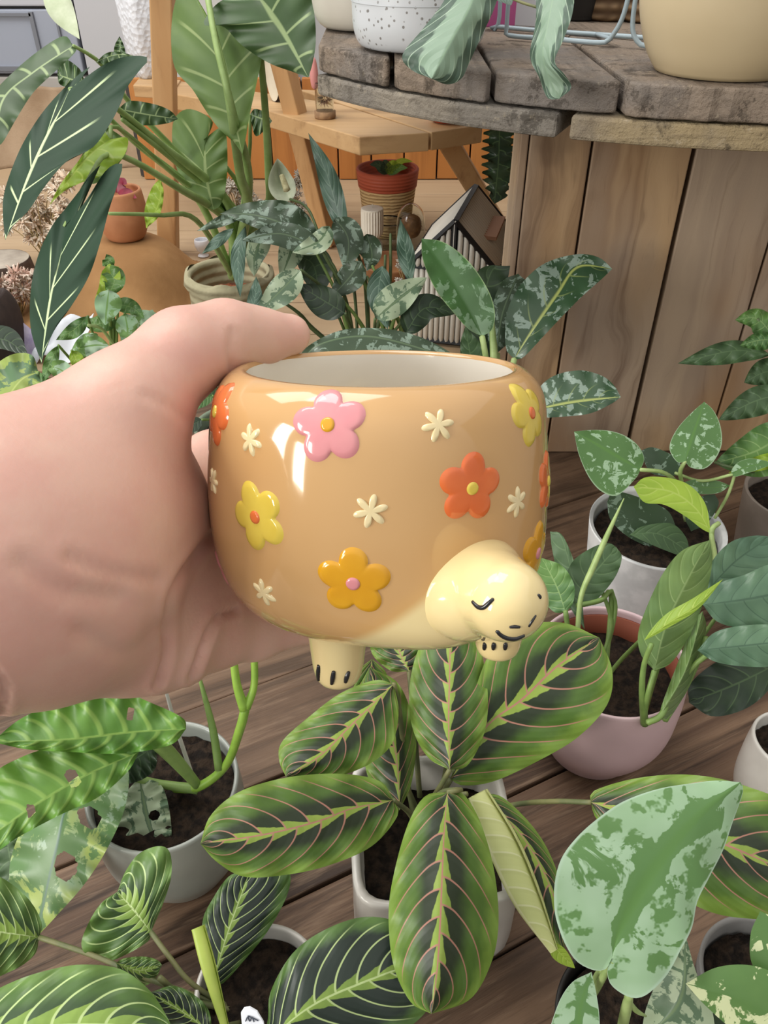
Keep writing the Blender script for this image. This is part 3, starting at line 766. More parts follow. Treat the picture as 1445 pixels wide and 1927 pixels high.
hv = crease(hv, hf, mesh_levels)
person = mesh('person', (hv, hf), skin_m.m, None, origin=P(-60, 1075, .255))
tag(person, 'bare left hand of a person gripping the turtle pot by its rim', 'person')
# thumb nail, seen nearly edge on along the top of the thumb
nail = []
for i in range(9):
    for j in range(9):
        a, b = i/8, j/8-.5
        x = 478+82*a; y = 603-9*math.sin(a*1.3)*0+6*a-16*(.25-b*b)*(1-.5*a**3); nail.append((x, y+2, .333+.006*a+.019*b*(1-.25*a**4)))
nv_ = PA(nail); nf_ = [(i*9+j, i*9+j+1, (i+1)*9+j+1, (i+1)*9+j) for i in range(8) for j in range(8)]
nl = mesh('thumbnail', (nv_, nf_), simple('nail', 'E3AFA3', .25), person)
m_ = nl.modifiers.new('thick', 'SOLIDIFY'); m_.thickness = .0005

# ------------------------------------------------------------------ potted plants
def pot(parent, c, R, h, mat, kind='taper', rim=.004, base=.78, sq=0, soil=True, soil_z=None, rot=0, soilmat=None, z0=0.0):
    """c is the middle of the foot; outer wall, rolled rim, inner wall"""
    if kind == 'taper': out = [(.001, .0015), (R*base*.9, 0), (R*base, .003), (R*(base+1)/2, h*.45), (R, h-.003), (R-rim*.2, h), (R-rim*.8, h), (R-rim, h-.003)]
    elif kind == 'round': out = [(.001, .001), (R*base*.8, 0), (R*base*.93, .006), (R*.97, h*.36), (R*1.02, h*.7), (R, h-.003), (R-rim*.3, h), (R-rim*.8, h), (R-rim, h-.004)]
    else: out = [(.001, .001), (R*.86, 0), (R*.97, .005), (R*1.0, .02), (R*1.0, h*.6), (R, h-.003), (R-rim*.3, h), (R-rim*.8, h), (R-rim, h-.004)]
    pr = smooth_prof([(r, z) for r, z in out], 60)+[(R-rim, h-.012), (R*base-rim*.6, .012), (.001, .010)]
    o = mesh('pot', lathe(pr, (c[0], c[1], c[2]), 72, sq, rot), mat, parent)
    if soil:
        sz = (soil_z if soil_z is not None else h-.016); rs = (R-rim)*(1 if kind != 'taper' else base+(1-base)*sz/h)-.0008
        rng = random.Random(int(R*1e5)); pr = [(rs*(1-i/12), sz+.003*rng.random()+.003*(i/12)) for i in range(12)]+[(.0004, sz+.004)]
        v, f = lathe(pr, (c[0], c[1], c[2]), 48, sq, rot); v[:, 2] += .002*np.sin(v[:, 0]*700)*np.sin(v[:, 1]*610)
        mesh('soil', (v, f), soilmat or MT['soil'], parent)
    return o
def potted(name, label, cat, rimpx, h, R, mat, group=None, **k):
    c = G(rimpx[0], rimpx[1], h); c = np.array([c[0], c[1], 0.0008]); t = thing(name, label, cat, c, group); pot(t, c, R, h, mat, **k); return t
def W(c, x=0, y=0, z=0): return np.array([c[0]+x, c[1]+y, c[2]+z])

# red-veined prayer plant in the white square pot, middle front
sqc = G(812, 1552, .095); mar = thing('prayer_plant', 'red-veined prayer plant in a square white glazed pot, front centre', 'plant', (sqc[0], sqc[1], .001))
pot(mar, (sqc[0], sqc[1], .001), .058, .095, MT['white_glaze'], 'straight', .006, .8, 6, rot=.06, soil_z=.06)
RP = MT['red_prayer']; RS = RP
def rp(M, L, R, pet=None, mat=RP, prad=5, lab=None, **k):
    k.setdefault('wave', .0025); k.setdefault('arch', .004)
    leaf(mar, mat, blade(M, L, R, nu=44, nv=10, **k), pet, prad, MT['stem_brown'], lab)
rp([(741, 1287, .555), (660, 1365, .545), (605, 1420, .535), (538, 1462, .525)], [(705, 1280), (640, 1305), (580, 1350), (531, 1395), (525, 1430)], [(750, 1340), (738, 1398), (700, 1435), (640, 1460), (580, 1468)], [(741, 1287, .556), (752, 1340, .575), (762, 1440, .59), (782, 1560, .60)], dl=.006, seed=1)
rp([(752, 1525, .555), (745, 1420, .575), (715, 1320, .59), (695, 1255, .60)], [(700, 1480), (680, 1400), (672, 1310)], [(775, 1470), (782, 1380), (752, 1290)], None, RS, seed=2, dl=.004, dr=.008)
rp([(740, 1506, .535), (660, 1522, .515), (600, 1545, .50), (500, 1570, .485), (377, 1588, .475)], [(715, 1470), (640, 1456), (540, 1463), (450, 1490), (396, 1535)], [(748, 1535), (700, 1592), (620, 1628), (540, 1646), (460, 1650), (408, 1622)], [(740, 1506, .536), (770, 1530, .56), (790, 1570, .59)], dl=.010, dr=-.004, seed=3)
rp([(846, 1449, .545), (844, 1350, .555), (846, 1270, .57), (848, 1160, .59)], [(805, 1425), (776, 1370), (770, 1300), (784, 1230), (815, 1180)], [(880, 1440), (911, 1380), (918, 1310), (906, 1230), (880, 1180)], [(846, 1449, .546), (822, 1490, .56), (798, 1520, .59)], seed=4, dl=.006, dr=.006)
rp([(848, 1466, .58), (916, 1366, .575), (982, 1316, .575), (1049, 1253, .58), (1128, 1200, .585)], [(866, 1390), (893, 1300), (925, 1225), (985, 1178), (1060, 1172)], [(870, 1478), (930, 1470), (1020, 1428), (1090, 1385), (1143, 1325), (1152, 1262)], [(848, 1466, .58), (830, 1500, .59), (812, 1540, .60)], dl=-.002, dr=-.006, seed=5)
rp([(842, 1491, .520), (836, 1560, .495), (832, 1640, .470), (828, 1740, .450), (822, 1830, .438), (812, 1908, .432)], [(800, 1498), (768, 1550), (742, 1640), (731, 1720), (740, 1815), (772, 1885)], [(872, 1494), (905, 1550), (930, 1640), (938, 1735), (925, 1810), (885, 1880)], [(842, 1491, .520), (868, 1486, .523), (830, 1492, .535), (800, 1525, .58)], dl=.012, dr=.012, arch=.006, mat=MT['red_prayer'], seed=6)
# the half-rolled leaf: green blade and a yellow-green rolled underside
lf = mesh('leaf', blade([(900, 1496, .540), (980, 1570, .53), (1040, 1680, .515), (1062, 1790, .505)], [(945, 1500), (1010, 1565), (1048, 1640), (1062, 1720)], [(900, 1560), (950, 1640), (1005, 1730)], dl=.01, nu=40, nv=8, seed=7), RP, mar)
mesh('petiole', ptube([(878, 1494, .535), (850, 1500, .55), (810, 1530, .59)], 5, 8), MT['stem_brown'], lf)
def rolled(name, parent, M, rad, mat, turns=1.35, seg=26, n=40, flat=.6):
    a = np.asarray(M, float); p = spline(np.c_[PA(a), np.asarray(rad, float)*a[:, 2]/F_PX], n); c, r = p[:, :3], p[:, 3]; T = np.gradient(c, axis=0); T /= np.linalg.norm(T, axis=1)[:, None]
    vs, uv = [], []
    for i in range(n):
        view = c[i]-_o; s = np.cross(T[i], view); s /= np.linalg.norm(s); b = np.cross(s, T[i])
        for j in range(seg):
            th = turns*2*math.pi*j/(seg-1)-.6; q = r[i]*(1-.32*j/(seg-1)); vs.append(c[i]+q*(math.cos(th)*s+flat*math.sin(th)*b)); uv.append((i/(n-1), j/(seg-1)*2-1))
    return mesh(name, (vs, [(i*seg+j, i*seg+j+1, (i+1)*seg+j+1, (i+1)*seg+j) for i in range(n-1) for j in range(seg-1)], np.array(uv)), mat, parent)
leafmat('rolled_pale', 'CBD48C', 'DADC9E', 'E4E6B8', 9, .3, .05, .5, 8, translucent=.25)
o = rolled('rolled_leaf', mar, [(898, 1494, .532), (945, 1590, .522), (990, 1690, .510), (1042, 1790, .498)], [22, 34, 31, 9], MT['rolled_pale']); o['label'] = 'yellow-green rolled back of a leaf'
mesh('leaf_tip', simple_blade([(1036, 1775, .5), (1060, 1800, .499), (1082, 1822, .499)], 12, 16, 'ovate', nu=14, nv=4), MT['lime_leaf'], o)
rp([(1112, 1510, .505), (1220, 1535, .49), (1320, 1572, .48), (1390, 1600, .475), (1480, 1640, .475)], [(1118, 1488), (1200, 1464), (1300, 1458), (1400, 1478), (1500, 1530)], [(1125, 1545), (1200, 1630), (1310, 1705), (1400, 1728), (1500, 1720)], [(1112, 1510, .506), (1040, 1508, .53), (960, 1516, .56), (850, 1545, .59)], mat=MT['red_prayer'], seed=8, dl=.010, dr=-.006)
rp([(770, 1263, .60), (752, 1228, .61), (745, 1190, .62)], [(735, 1262), (700, 1230), (700, 1190)], [(795, 1262), (802, 1230), (800, 1190)], [(770, 1263, .60), (778, 1350, .60), (790, 1500, .605)], seed=9)
for i, q in enumerate(([(740, 1420, .58), (765, 1480, .585), (790, 1560, .60)], [(870, 1200, .60), (850, 1380, .6), (822, 1540, .605)], [(720, 1380, .585), (752, 1450, .585), (800, 1560, .605)])):
    mesh('stem', ptube(q, 5, 8), MT['stem_brown'], mar)
for q in ([(700, 1240, .612), (690, 1330, .61), (682, 1440, .60)], ):
    leaf(mar, RS, simple_blade(q, 44, 30, 'ovate', nu=34, nv=8, seed=11))

# lemon-veined prayer plant, bottom left
lc = G(488, 1862, .09); lem = thing('prayer_plant', 'lime-veined prayer plant in a round white pot, bottom left', 'plant', (lc[0], lc[1], .001))
pot(lem, (lc[0], lc[1], .001), .040, .09, MT['white_glaze'], 'round', .0035, .8)
LP, LPP = MT['lemon_prayer'], MT['lemon_prayer_pale']
def lp(M, L, R, pet=None, mat=LP, prad=5, **k):
    k.setdefault('wave', .002); k.setdefault('arch', .004); leaf(lem, mat, blade(M, L, R, nu=44, nv=10, **k), pet, prad, MT['stem_brown'])
lp([(74, 1764, .50), (30, 1758, .492), (-70, 1745, .48)], [(78, 1735), (52, 1690), (0, 1650), (-50, 1640)], [(64, 1798), (20, 1828), (-40, 1840)], [(74, 1764, .50), (180, 1800, .49), (300, 1850, .48), (420, 1890, .49)], mat=LPP, seed=21)
lp([(284, 1754, .50), (253, 1714, .50), (221, 1678, .502)], [(278, 1772), (232, 1799), (199, 1809), (165, 1798), (153, 1776), (166, 1738), (190, 1700)], [(307, 1700), (322, 1650), (320, 1605), (300, 1592), (262, 1606), (236, 1640)], [(284, 1754, .50), (318, 1800, .49), (360, 1850, .485), (430, 1895, .49)], mat=LPP, seed=22, dl=-.012, dr=.004)
lp([(398, 1855, .478), (430, 1750, .495), (470, 1640, .515)], [(383, 1800), (381, 1735), (398, 1695), (432, 1648)], [(420, 1850), (457, 1810), (502, 1755), (538, 1690), (546, 1645), (520, 1625)], [(398, 1855, .478), (410, 1900, .485)], seed=23, dr=.006)
o = rolled('rolled_leaf', lem, [(372, 1745, .468), (392, 1820, .46), (424, 1935, .455)], [14, 15, 8], simple('new_shoot', 'B4C45E', .45, 'A2B850', 30, translucent=.2)); o['label'] = 'lime green new leaf, still rolled'
lp([(-80, 1950, .425), (60, 1932, .425), (200, 1928, .428), (325, 1940, .435)], [(-30, 1880), (30, 1845), (105, 1822), (165, 1815), (230, 1825), (283, 1865), (315, 1915)], [(0, 2010), (120, 2030), (250, 2010)], [(325, 1940, .435), (380, 1940, .45), (450, 1925, .48)], mat=LPP, seed=24, dl=.012)
lp([(218, 1812, .475), (262, 1826, .478), (305, 1816, .48)], [(235, 1803), (270, 1800), (295, 1806)], [(230, 1840), (262, 1856), (290, 1845)], mat=LPP, seed=25)
lp([(400, 1945, .455), (345, 1905, .46), (282, 1868, .465)], [(392, 1900), (365, 1872), (325, 1855)], [(370, 1960), (310, 1930), (285, 1900)], mat=LP, seed=26)
lp([(480, 1985, .45), (541, 1926, .452), (600, 1885, .456), (680, 1850, .462), (812, 1800, .472)], [(503, 1925), (508, 1870), (541, 1806), (583, 1766), (645, 1735), (700, 1725), (760, 1738), (800, 1765)], [(560, 2010), (660, 1980), (760, 1940), (815, 1880)], seed=27, dl=.012, dr=-.002)
for q in ([(300, 1840, .47), (350, 1880, .48), (440, 1900, .49)], [(560, 1985, .45), (520, 1950, .47), (480, 1920, .49)]): mesh('stem', ptube(q, 6, 8), MT['stem_brown'], lem)
# price tag stuck in its soil
tg = thing('price_tag', 'small white rounded plant tag with handwriting, standing in the bottom left pot', 'tag', P(475, 1935, .435))
tb = [(455, 1930), (453, 1908), (459, 1899), (470, 1897), (484, 1905), (496, 1925), (500, 1945), (458, 1960)]
tv = PA([(x, y, .43+.0006*i*0) for i, (x, y) in enumerate(tb)]); tv2 = tv+np.array([0, .0012, 0])
bevel(mesh('tag', (np.vstack([tv, tv2]), [tuple(range(8)), tuple(range(15, 7, -1))]+[(i, i+8, (i+1) % 8+8, (i+1) % 8) for i in range(8)]), simple('tag_white', 'E6EAF2', .5), tg, False), .0003)
for q in ([(462, 1922), (466, 1914), (470, 1922), (474, 1914), (478, 1923)], [(466, 1912), (476, 1916), (486, 1921)]): mesh('handwriting', ptube([(x, y, .4295) for x, y in q], 1.1, 6), MT['dark_ink'] if 'dark_ink' in MT else simple('dark_ink', '3A4150', .6), tg)

# swiss-cheese vine in the grey-green pot, left
gc = G(306, 1474, .105); mon = thing('swiss_cheese_vine', 'plant with holed green leaves in a grey-white pot, lower left', 'plant', (gc[0], gc[1], .001))
pot(mon, (gc[0], gc[1], .001), .0555, .105, simple('grey_pot', 'A6ABA4', .35, '969B94', 10, .1, 50, coat=.3), 'round', .0038, .78)
FN, VF = MT['fenestrated'], MT['variegated_fenestrated']
def mo(M, L, R, mat=FN, pet=None, **k):
    k.setdefault('wave', .004); k.setdefault('nu', 64); k.setdefault('nv', 18); k.setdefault('wf', 7); leaf(mon, mat, blade(M, L, R, **k), pet, 6, MT['stem'], subd=2 if k.get('holes') else 0)
mo([(350, 1372, .53), (250, 1378, .52), (130, 1392, .505), (-15, 1396, .49)], [(345, 1352), (290, 1325), (215, 1300), (120, 1318), (40, 1352)], [(320, 1402), (230, 1418), (130, 1415), (50, 1410)], seed=31, dl=.012, wave=.006, holes=[(.3, -.5, .022, .2, .15)])
mo([(262, 1415, .525), (160, 1460, .51), (60, 1520, .498), (-40, 1590, .49)], [(210, 1398), (120, 1402), (40, 1425), (-20, 1470)], [(240, 1452), (185, 1500), (110, 1535), (35, 1575), (-20, 1610)], seed=32, holes=[(.38, -.05, .035, .30, .2), (.66, .15, .03, .24, .2)], dl=.006)
mo([(238, 1436, .55), (135, 1500, .54), (105, 1600, .53), (68, 1765, .525)], [(160, 1452), (60, 1535), (22, 1610), (20, 1680), (45, 1745)], [(243, 1470), (232, 1530), (200, 1600), (158, 1665), (105, 1725)], VF, seed=33, holes=[(.62, .35, .07, .3, .2), (.35, .45, .05, .22, .1), (.3, -.4, .04, .2, .2)], dl=.012, dr=-.006)
mo([(262, 1462, .572), (278, 1540, .565), (302, 1612, .56)], [(305, 1480), (322, 1550), (318, 1600)], [(225, 1510), (215, 1570), (255, 1605)], MT['mottled_pale'], seed=34, holes=[(.5, -.3, .06, .25, 0), (.75, .3, .05, .2, 0)])
mo([(8, 1540, .55), (20, 1620, .545), (40, 1690, .54)], [(28, 1560), (48, 1620), (50, 1670)], [(-30, 1570), (-20, 1650), (10, 1685)], MT['dim_leaf'], seed=35)
mo([(295, 1400, .56), (250, 1430, .562), (190, 1455, .565)], [(260, 1400), (220, 1405)], [(290, 1450), (240, 1475)], MT['dark_leaf'], seed=36)
for q, r, m in (([(285, 1385, .53), (330, 1430, .55), (372, 1478, .575)], [16, 13, 9], 'stem'), ([(330, 1482, .585), (375, 1480, .575), (425, 1440, .565), (452, 1370, .55), (462, 1330, .545)], [10, 9, 8, 9, 9], 'stem_lime'),
                ([(460, 1335, .545), (446, 1290, .54), (438, 1230, .535)], [10, 8, 7], 'stem_lime'), ([(463, 1332, .545), (478, 1290, .545), (478, 1225, .54)], [9, 7, 7], 'stem_lime'),
                ([(412, 1448, .565), (400, 1370, .56), (374, 1270, .55)], [8, 7, 3], 'stem'), ([(240, 1460, .57), (300, 1475, .575), (372, 1485, .578)], [7, 8, 10], 'stem')):
    mesh('stem', ptube(q, r, 12), MT[m], mon)
mesh('support_stick', ptube([(308, 1285, .55), (332, 1370, .565), (362, 1460, .585)], [3, 4, 4], 8), simple('stick_white', 'C9C8C2', .6), mon)

# pink pot, right
pc = G(1152, 1240, .115); pk = thing('philodendron', 'plant with broad plain green leaves in a pale pink pot', 'plant', (pc[0], pc[1], .001))
pot(pk, (pc[0], pc[1], .001), .0625, .115, simple('pink_glaze_pot', 'DDC0C4', .42, 'D6B8BC', 10, .08, 40, coat=.2), 'round', .0035, .74, soil_z=.085)
v, f = lathe([(.0575, .085), (.0583, .108), (.0568, .108), (.056, .085)], (pc[0], pc[1], .001), 60); mesh('inner_pot', (v, f), simple('inner_red', '8C4A34', .7), pk)
PH, PB = MT['philodendron'], MT['philodendron_blue']
def ph(M, L, R, mat=PH, pet=None, prad=5, **k):
    k.setdefault('wave', .0015); leaf(pk, mat, blade(M, L, R, nu=36, nv=8, **k), pet, prad, MT['stem'])
ph([(1064, 1152, .62), (1048, 1105, .63), (1020, 1050, .64)], [(1040, 1150), (1008, 1110), (1000, 1070)], [(1078, 1135), (1080, 1100), (1058, 1065)], MT['green_leaf'], [(1064, 1150, .62), (1070, 1190, .625), (1085, 1250, .64)])
ph([(1085, 1140, .64), (1110, 1090, .645), (1160, 1030, .65)], [(1060, 1115), (1075, 1060), (1115, 1030), (1145, 1022)], [(1115, 1135), (1155, 1090), (1170, 1050)], MT['dim_leaf'], [(1085, 1140, .64), (1130, 1130, .645), (1150, 1120, .66), (1140, 1260, .66)])
ph([(1231, 1262, .585), (1254, 1175, .59), (1300, 1079, .60), (1336, 1016, .61)], [(1206, 1232), (1201, 1190), (1222, 1130), (1250, 1075), (1285, 1035)], [(1262, 1248), (1295, 1200), (1325, 1130), (1340, 1060)], PH, [(1231, 1262, .586), (1218, 1310, .59), (1212, 1360, .62)], dr=.01)
ph([(1240, 1350, .60), (1290, 1260, .595), (1322, 1150, .605)], [(1248, 1318), (1280, 1235), (1305, 1170)], [(1262, 1348), (1298, 1285), (1328, 1190)], PH, None, dr=.02, dl=.01)
ph([(1330, 1112, .63), (1385, 1055, .64), (1450, 1010, .65)], [(1338, 1060), (1375, 1020), (1420, 1008)], [(1365, 1108), (1420, 1085), (1460, 1060)], PB)
ph([(1322, 1138, .60), (1400, 1128, .60), (1500, 1110, .60)], [(1350, 1100), (1400, 1082), (1460, 1062)], [(1350, 1170), (1400, 1182), (1470, 1175)], MT['dark_blue'] if 'dark_blue' in MT else PB, dl=.01)
ph([(1312, 1224, .585), (1380, 1217, .582), (1490, 1205, .58)], [(1345, 1190), (1400, 1177), (1460, 1178)], [(1345, 1245), (1400, 1254), (1460, 1250)], PB, dl=.01)
ph([(1490, 1235, .62), (1390, 1285, .63), (1296, 1322, .64)], [(1440, 1230), (1360, 1240), (1300, 1285)], [(1445, 1300), (1400, 1335), (1340, 1348)], MT['dark_leaf'], [(1490, 1235, .62), (1420, 1215, .6), (1320, 1240, .6), (1250, 1330, .62)])
ph([(1100, 1185, .65), (1060, 1020, .68), (1035, 1000, .69)], [(1060, 1120), (1040, 1040)], [(1090, 1090), (1060, 1010)], MT['dim_leaf'])
mesh('leaf_spear', ptube([(1086, 1200, .615), (1093, 1124, .61), (1115, 1069, .605), (1142, 1008, .60), (1174, 938, .595)], [5, 5, 6, 5, 1], 10), MT['stem_pale'], pk, label='slender rolled new leaf')
nl2 = mesh('leaf', simple_blade([(1212, 1205, .57), (1262, 1170, .568), (1310, 1140, .565), (1360, 1090, .56)], 18, 8, 'lance', nu=24, nv=5, dl=.008), MT['lime_leaf'], pk, label='narrow lime new leaf')
mesh('petiole', ptube([(1226, 1212, .57), (1212, 1250, .58), (1208, 1300, .59), (1213, 1362, .615)], [5, 5, 6, 8], 10), MT['stem'], nl2)
for q, r in (([(1128, 1100, .66), (1150, 1170, .66), (1135, 1235, .66)], 4), ([(1150, 1110, .66), (1158, 1150, .66), (1138, 1240, .665)], 4), ([(1205, 1205, .62), (1170, 1240, .64), (1145, 1270, .65)], 4), ([(1330, 1200, .61), (1290, 1290, .62), (1250, 1355, .61)], 7), ([(1218, 1360, .60), (1245, 1345, .60), (1262, 1300, .61)], 6), ([(1240, 1250, .62), (1225, 1300, .63), (1215, 1340, .64)], 4), ([(1345, 1165, .62), (1300, 1230, .63), (1255, 1310, .64)], 4)):
    mesh('stem', ptube(q, r, 8), MT['stem'], pk)

# spotted vine in the white-grey pot behind it
wc = G(1236, 992, .12); sv_ = thing('satin_vine', 'silver-spotted heart-leaved vine in a white-grey pot against the plank box', 'plant', (wc[0], wc[1], .001))
def mottle(name, a, b, s=40):
    m = Mat(name, .6, .4); n = m.noise(s, 5); c = m.mix(n.ss(.4, .65), a, b); c = m.mix(m.noise(14, 3).ss(.55, .7)*.5, c, 'B3B5B4'); m.col(c); return m.m
pot(sv_, (wc[0], wc[1], .001), .0665, .12, mottle('white_stone', 'D4D5D5', 'BFC1C1'), 'taper', .0042, .8)
SS = MT['scindapsus_spotted']
def sc(M, L, R, mat=SS, pet=None, **k): leaf(sv_, mat, blade(M, L, R, nu=34, nv=8, **k), pet, 4, MT['stem_pale'])
sc([(1205, 884, .76), (1140, 845, .755), (1080, 812, .75)], [(1212, 862), (1200, 838), (1176, 820), (1148, 811), (1115, 809)], [(1196, 900), (1162, 932), (1132, 925), (1108, 898), (1089, 855)], SS, [(1205, 884, .76), (1250, 890, .765), (1280, 920, .78), (1290, 980, .80)], dl=.01)
sc([(1289, 868, .745), (1303, 820, .75), (1325, 756, .755)], [(1275, 870), (1261, 850), (1262, 830), (1277, 803), (1303, 775)], [(1300, 880), (1325, 882), (1345, 865), (1358, 835), (1355, 800), (1342, 772)], SS, [(1289, 868, .746), (1280, 895, .76), (1300, 960, .79)])
sc([(1286, 885, .78), (1245, 860, .785), (1205, 848, .79)], [(1270, 860), (1230, 842)], [(1270, 895), (1225, 890)], MT['scindapsus_dark'])
sc([(1338, 1004, .735), (1310, 958, .74), (1262, 925, .745), (1192, 916, .75)], [(1320, 995), (1290, 972), (1250, 950), (1212, 945)], [(1328, 950), (1300, 915), (1262, 900), (1215, 898)], MT['lime_leaf'], [(1338, 1004, .735), (1345, 1060, .74), (1320, 1130, .75)])
sc([(1285, 908, .765), (1330, 918, .765), (1374, 914, .765)], [(1310, 902), (1350, 905)], [(1310, 928), (1350, 928)], MT['scindapsus_spotted'])
sc([(1275, 1000, .79), (1200, 970, .785), (1142, 945, .78)], [(1250, 1035), (1190, 1015), (1150, 980)], [(1255, 960), (1200, 935), (1155, 925)], MT['scindapsus_dark'])
sc([(1185, 1006, .775), (1240, 1005, .77), (1298, 1040, .77)], [(1210, 990), (1262, 985), (1290, 1010)], [(1210, 1018), (1250, 1035), (1280, 1045)], MT['dim_leaf'])
sc([(1300, 1000, .79), (1330, 960, .78), (1345, 930, .78)], [(1290, 970), (1320, 935)], [(1330, 985), (1352, 950)], MT['scindapsus_dark'])
leaf(sv_, MT['scindapsus_spotted'], simple_blade([(1375, 895, .755), (1405, 878, .75), (1455, 872, .745)], 14, 12, 'ovate'))
for q, r, m in (([(1385, 885, .755), (1370, 930, .765), (1345, 975, .78)], 3, 'stem_pale'), ([(1270, 890, .77), (1320, 905, .765), (1378, 893, .755)], 3, 'stem_pale'), ([(1345, 1055, .75), (1339, 1000, .735), (1352, 985, .74)], 5, 'stem_pale')):
    mesh('stem', ptube(q, r, 8), MT[m], sv_)

# silver-mottled chinese evergreen behind the planter
ac = G(935, 846, .10); ag = thing('chinese_evergreen', 'dark plant with pale mottled upright leaves, behind the turtle pot, before the planks', 'plant', (ac[0], ac[1], .001))
pot(ag, (ac[0], ac[1], .001), .045, .10, MT['terracotta'], 'taper')
AG = MT['aglaonema']
def agl(M, L, R, mat=AG, pet=None, **k): k.setdefault('wave', .002); leaf(ag, mat, blade(M, L, R, nu=40, nv=9, **k), pet, 6, MT['stem_pale'])
agl([(907, 633, .83), (880, 580, .825), (848, 525, .82), (793, 449, .815)], [(881, 619), (854, 589), (819, 544), (796, 490)], [(926, 620), (931, 590), (922, 553), (895, 508), (864, 475), (830, 454)], MT['aglaonema_back'], [(907, 633, .83), (915, 680, .84), (925, 780, .90)], dl=-.012, dr=.006)
agl([(968, 675, .84), (992, 637, .845), (1048, 555, .85), (1087, 502, .855), (1152, 506, .85)], [(952, 655), (953, 592), (974, 544), (1009, 506), (1046, 487), (1092, 478), (1128, 485)], [(985, 672), (1027, 628), (1061, 592), (1096, 557), (1130, 527)], AG, [(968, 675, .84), (955, 720, .85), (935, 790, .90)], dr=-.014)
agl([(1000, 772, .80), (1080, 757, .795), (1168, 747, .79)], [(1015, 730), (1045, 706), (1092, 697), (1132, 707), (1155, 725)], [(1020, 785), (1060, 784), (1110, 778), (1150, 760)], AG, [(1000, 772, .80), (970, 790, .84), (940, 820, .89)], dl=.01)
agl([(935, 665, .87), (945, 590, .875), (975, 515, .88)], [(918, 640), (925, 580), (945, 530)], [(960, 640), (985, 590), (996, 540)], MT['mottled_dark'], [(935, 665, .87), (935, 790, .90)])
agl([(915, 690, .89), (905, 600, .895), (925, 510, .90), (960, 500, .90)], [(880, 660), (880, 560), (905, 505)], [(940, 640), (950, 560)], MT['dark_leaf'])
agl([(890, 720, .86), (885, 670, .87), (875, 615, .88)], [(872, 700), (866, 650)], [(908, 700), (905, 650)], MT['dim_leaf'])
agl([(560, 690, .72), (600, 648, .70), (690, 632, .70), (800, 658, .71), (870, 690, .72)], [(575, 655), (640, 622), (720, 618), (790, 634), (850, 665)], [(600, 690), (690, 690), (800, 700)], MT['mottled_dark'], [(870, 690, .72), (900, 740, .8), (930, 800, .9)])
mesh('stem', ptube([(925, 600, .86), (930, 680, .865), (932, 800, .90)], [5, 8, 8], 10), MT['stem_pale'], ag)

# big silver vine leaf, bottom right
ec = G(1205, 1935, .07); ex = thing('silver_vine', 'vine with one large silver-green heart leaf, bottom right corner', 'plant', (ec[0], ec[1], .001))
pot(ex, (ec[0], ec[1], .001), .052, .07, MT['nursery'], 'taper', .003)
EX = MT['scindapsus']
leaf(ex, EX, blade([(1151, 1804, .415), (1170, 1740, .408), (1215, 1660, .402), (1262, 1596, .402), (1322, 1528, .408), (1393, 1472, .418)],
     [(1141, 1823), (1118, 1826), (1086, 1810), (1064, 1778), (1049, 1739), (1043, 1707), (1044, 1659), (1057, 1614), (1086, 1575), (1125, 1540), (1173, 1508), (1237, 1485), (1302, 1474), (1350, 1469)],
     [(1143, 1823), (1147, 1849), (1167, 1868), (1192, 1878), (1218, 1871), (1254, 1836), (1279, 1791), (1302, 1746), (1312, 1697), (1334, 1652), (1360, 1601), (1378, 1549), (1398, 1490)], nu=60, nv=14, dl=.008, dr=.010, wave=.0015, cup=.006, seed=5), [(1152, 1806, .416), (1128, 1850, .44), (1105, 1890, .47)], 7, MT['stem_pale'])
leaf(ex, EX, blade([(1085, 1990, .43), (1092, 1900, .43), (1113, 1829, .432)], [(1035, 1960), (1048, 1895), (1075, 1850)], [(1125, 1980), (1128, 1920), (1122, 1870)], nu=34, nv=8))
leaf(ex, MT['mottled_pale'], blade([(1205, 1960, .46), (1280, 1880, .455), (1290, 1760, .455)], [(1215, 1900), (1240, 1840), (1280, 1770)], [(1330, 1960), (1340, 1900), (1310, 1830)], nu=34, nv=8, dl=.01))
leaf(ex, MT['scindapsus_dark'], blade([(1250, 1990, .47), (1300, 1950, .47), (1360, 1900, .465)], [(1230, 1950), (1290, 1890)], [(1340, 1990), (1380, 1960)]))
for q, r, m in (([(1185, 1870, .425), (1178, 1900, .44), (1165, 1960, .47)], [7, 10, 9], 'stem_pale'), ([(1178, 1875, .43), (1195, 1900, .44), (1215, 1912, .45)], [4, 5, 2], 'stem_pale'), ([(1152, 1815, .43), (1125, 1835, .44), (1112, 1870, .46)], [9, 7, 6], 'stem_pale')): mesh('stem', ptube(q, r, 10), MT[m], ex)

# marbled pothos at the right edge
mc = G(1440, 1845, .08); mp = thing('marbled_pothos', 'cream-marbled pothos in a grey pot at the bottom right edge', 'plant', (mc[0], mc[1], .001))
pot(mp, (mc[0], mc[1], .001), .040, .08, simple('grey_clay', '8C8A88', .6, '7C7A78', 20), 'taper', .003)
MP = MT['marble_pothos']
leaf(mp, MP, blade([(1500, 1930, .44), (1400, 1880, .435), (1290, 1851, .43)], [(1480, 1850), (1420, 1818), (1350, 1820)], [(1450, 1960), (1385, 1940), (1330, 1895)], nu=34, nv=8, dl=.008))
leaf(mp, MP, blade([(1470, 1850, .45), (1440, 1790, .455), (1430, 1715, .46)], [(1418, 1820), (1412, 1760)], [(1500, 1800), (1480, 1740)], nu=30, nv=8))

